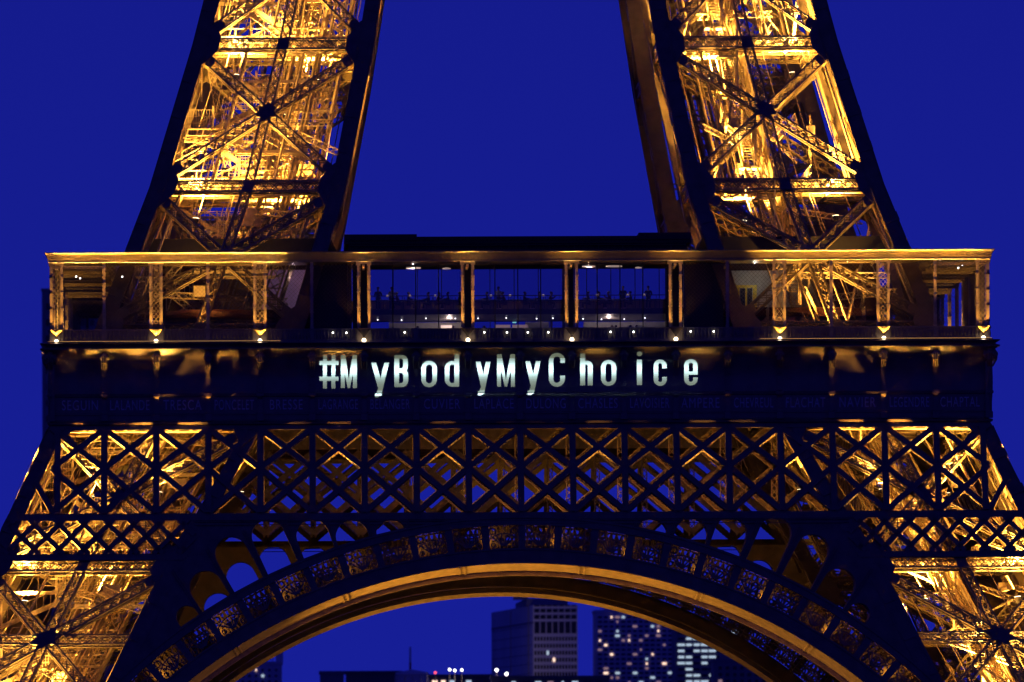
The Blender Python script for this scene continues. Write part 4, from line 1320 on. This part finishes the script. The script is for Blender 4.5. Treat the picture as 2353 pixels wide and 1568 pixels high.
# tall office slab: gable end with window bands to the right, long blank flank running back to the left
Yo = 2300.0
c0, c1, c2 = px(1225, 1391, Yo), px(1327, 1391, Yo), px(1129, 1391, Yo + 132)
HO = c0.z
t = empty('office_tower', (c0.x, Yo, 0), 'tall pale office slab with dark window bands and long blank flank under the arch', 'building')
A_, B_, C_ = Vector((0, 0, 0)), Vector((c1.x - c0.x, 0, 0)), Vector((c2.x - c0.x, 132, 0))
q = MB(); q.prism([A_, B_, B_ + Vector((0, 132, 0)), C_], (0, 0, HO)); q.build('wall', 'conc', t)
q = MB(); q.prism([A_ + Vector((-2, 12, HO)), B_ + Vector((-3, 12, HO)), B_ + Vector((-3, 60, HO)), C_ + Vector((8, -30, HO))], (0, 0, 2.6)); q.box(9, 10, HO + 2.6, 12, 14, HO + 5.5); q.box(-6, 30, HO + 2.6, -1, 40, HO + 4.6); q.build('roof_plant', 'conc3', t)
fl = C_ - A_; fl.normalize(); fn = Vector((-fl.y, fl.x, 0)) * -1
if fn.y > 0: fn = -fn
q = MB(); LL = (C_ - A_).length
for k in range(11):
    z = HO - 7 - k * 3.3
    q.bar(A_ + fl * 4 + fn * .05 + Vector((0, 0, z)), C_ - fl * 2 + fn * .05 + Vector((0, 0, z)), .1, .22)
for f in (.10, .52): q.bar(A_ + fl * LL * f + fn * .05 + Vector((0, 0, 10)), A_ + fl * LL * f + fn * .05 + Vector((0, 0, HO - .5)), .5, .3, (0, 1, 0))
q.bar(A_ + fn * .05 + Vector((0, 0, HO - 6)), C_ + fn * .05 + Vector((0, 0, HO - 6)), .1, .8)
q.build('panel_joint', 'conc3', t)
WB = B_.x
def zof(yy): return px(1276, 1367 + .2075 * yy, Yo).z
for yy, hh, n, ww in [(120, 14, 7, .86), (175, 40, 7, .84), (245, 45, 7, .84), (362, 130, 7, .8)] + [(487 + 78 * k, 42, 14, .62) for k in range(7)]:
    for c in range(n):
        q = MB(); cw = WB * .97 / n; xx = WB * .015 + cw * (c + .5); z0 = zof(yy + hh / 2); z1 = zof(yy - hh / 2)
        q.box(xx - cw * ww / 2, -.15, z0, xx + cw * ww / 2, -.02, z1)
        q.build('window', 'coolwin' if (yy, c) == (643, 4) else 'warmwin' if (yy, c) == (721, 6) else 'darkwin', t)
building('apartment_tower', 'apartment tower dotted with warm lit windows right of the office slab', 1368, 1548, 1408, 2100, 'conc2', 26, 15, 13, (.02, .99), .17, ('warmwin', 'dimwin', 'dimwin', 'coolwin'), 11, wfill=(.7, .42))
building('office_block', 'office block with bright bluish window rows under the arch flank', 1551, 1720, 1440, 2000, 'conc3', 26, 9, 9, (.03, .98), .62, ('coolwin',), 23, wfill=(.86, .36))
building('apartment_block', 'dark apartment block half hidden behind the right arch flank', 1640, 1770, 1520, 1800, 'conc3', 20, 3, 7, (.05, .95), .1, ('dimwin',), 5, wfill=(.5, .5))
building('corner_block', 'grey corner block with few lights under the left arch flank', 545, 647, 1527, 1900, 'conc2', 24, 3, 6, (.05, .95), .12, ('coolwin', 'warmwin'), 8, wfill=(.4, .4))
building('low_block', 'small dark roof block right of the grey corner block', 735, 790, 1549, 1700, 'conc3', 18, top=0)
building('long_roof', 'long low dark roof left of the pale round pavilion', 795, 922, 1549, 1650, 'zinc', 18, top=0)
building('lit_terrace', 'low terrace of lit shops below the office slab', 985, 1130, 1557, 1600, 'zinc', 18, 1, 7, (.03, .97), .6, ('warmwin', 'coolwin', 'dimwin'), 4, wfill=(.6, .8), top=0)
building('hidden_terrace', 'low dark terrace at the foot of the apartment tower', 1130, 1400, 1561, 1500, 'zinc', 18, 1, 9, (.03, .97), .4, ('coolwin', 'dimwin'), 9, wfill=(.5, .8), top=0)
building('skyscraper', 'dark skyscraper rising behind the left end of the gallery', 96, 285, 668, 2750, 'conc3', 40, 24, 9, (.02, .98), .0, ('dimwin',), 31, wfill=(.5, .4), top=0)
t, w, h = building('skyscraper_crown', 'stepped plant room crown on top of the dark skyscraper', 104, 262, 640, 2756, 'conc3', 25, top=0) if False else (None, 0, 0)
# pale round pavilion
p = px(947, 1551, 1600)
t = empty('round_pavilion', (p.x, 1600, 0), 'pale round pavilion with arcade lit from within', 'pavilion')
q = MB(); q.lathe((0, 0, 0), [(4.2, 0), (4.2, p.z), (4.5, p.z), (4.3, p.z + .6), (.1, p.z + 1.4)], 24); q.build('drum', 'conc', t)
q = MB()
for k in range(12):
    u = math.pi * 2 * k / 12; q.tube((4.35 * math.cos(u), 4.35 * math.sin(u), 0), (4.35 * math.cos(u), 4.35 * math.sin(u), p.z - .2), .18, .18, 6)
q.build('arcade', 'white', t)
# television mast
p0, p1 = px(943, 1600, 2600), px(943, 1487, 2600)
t = empty('lattice_mast', (p0.x, 2600, 0), 'thin red and white lattice mast on the skyline', 'mast')
q = MB(); H_ = p1.z
for a, b in ((0, .55), (.7, .82), (.92, 1.0)):
    q.tube((0, 0, H_ * a), (0, 0, H_ * b), 1.1 * (1 - a) + .3, 1.1 * (1 - b) + .3, 8)
q.build('white_section', 'mast', t)
q = MB()
for a, b in ((.55, .7), (.82, .92)): q.tube((0, 0, H_ * a), (0, 0, H_ * b), 1.1 * (1 - a) + .3, 1.1 * (1 - b) + .3, 8)
q.build('red_section', 'mastred', t)
# street and roof lamps over the low roofs
for k, (x, y, mm, lab) in enumerate(((1033, 1539, 'cool', 'white lamp on a mast, leftmost above the lit terrace'), (1045, 1541, 'cool', 'white lamp on a mast close beside the leftmost one'), (1061, 1540, 'cool', 'white lamp on a mast left of the office slab'), (1141, 1540, 'cool', 'white lamp on a mast against the foot of the slab'), (1164, 1549, 'cool', 'low white lamp on a mast at the slab foot'), (1000, 1546, 'redlamp', 'red warning lamp on a thin mast above the skyline'))):
    YL = 2262 if k in (3, 4) else 1500
    p = px(x, y, YL)
    t = empty('street_lamp', (p.x, YL, 0), lab, 'street lamp', 'lamps above the city roofs')
    q = MB(); q.tube((0, 0, 0), (0, 0, p.z - .4), .14, .09, 8); q.build('pole', 'dark', t)
    q = MB(); q.ball((0, 0, p.z), .5 if YL > 2000 else .3 if mm == 'cool' else .3, 12, 8); q.build('lamp_head', mm, t)
    if k in (0, 2, 3, 4): lamp('POINT', (0, -2, p.z - 2), (1, .75, .65), 1500 if k in (3, 4) else 300, t, None, rad=.5, name='facade_fill')  # added fill to lift the facades, set off the lamp head
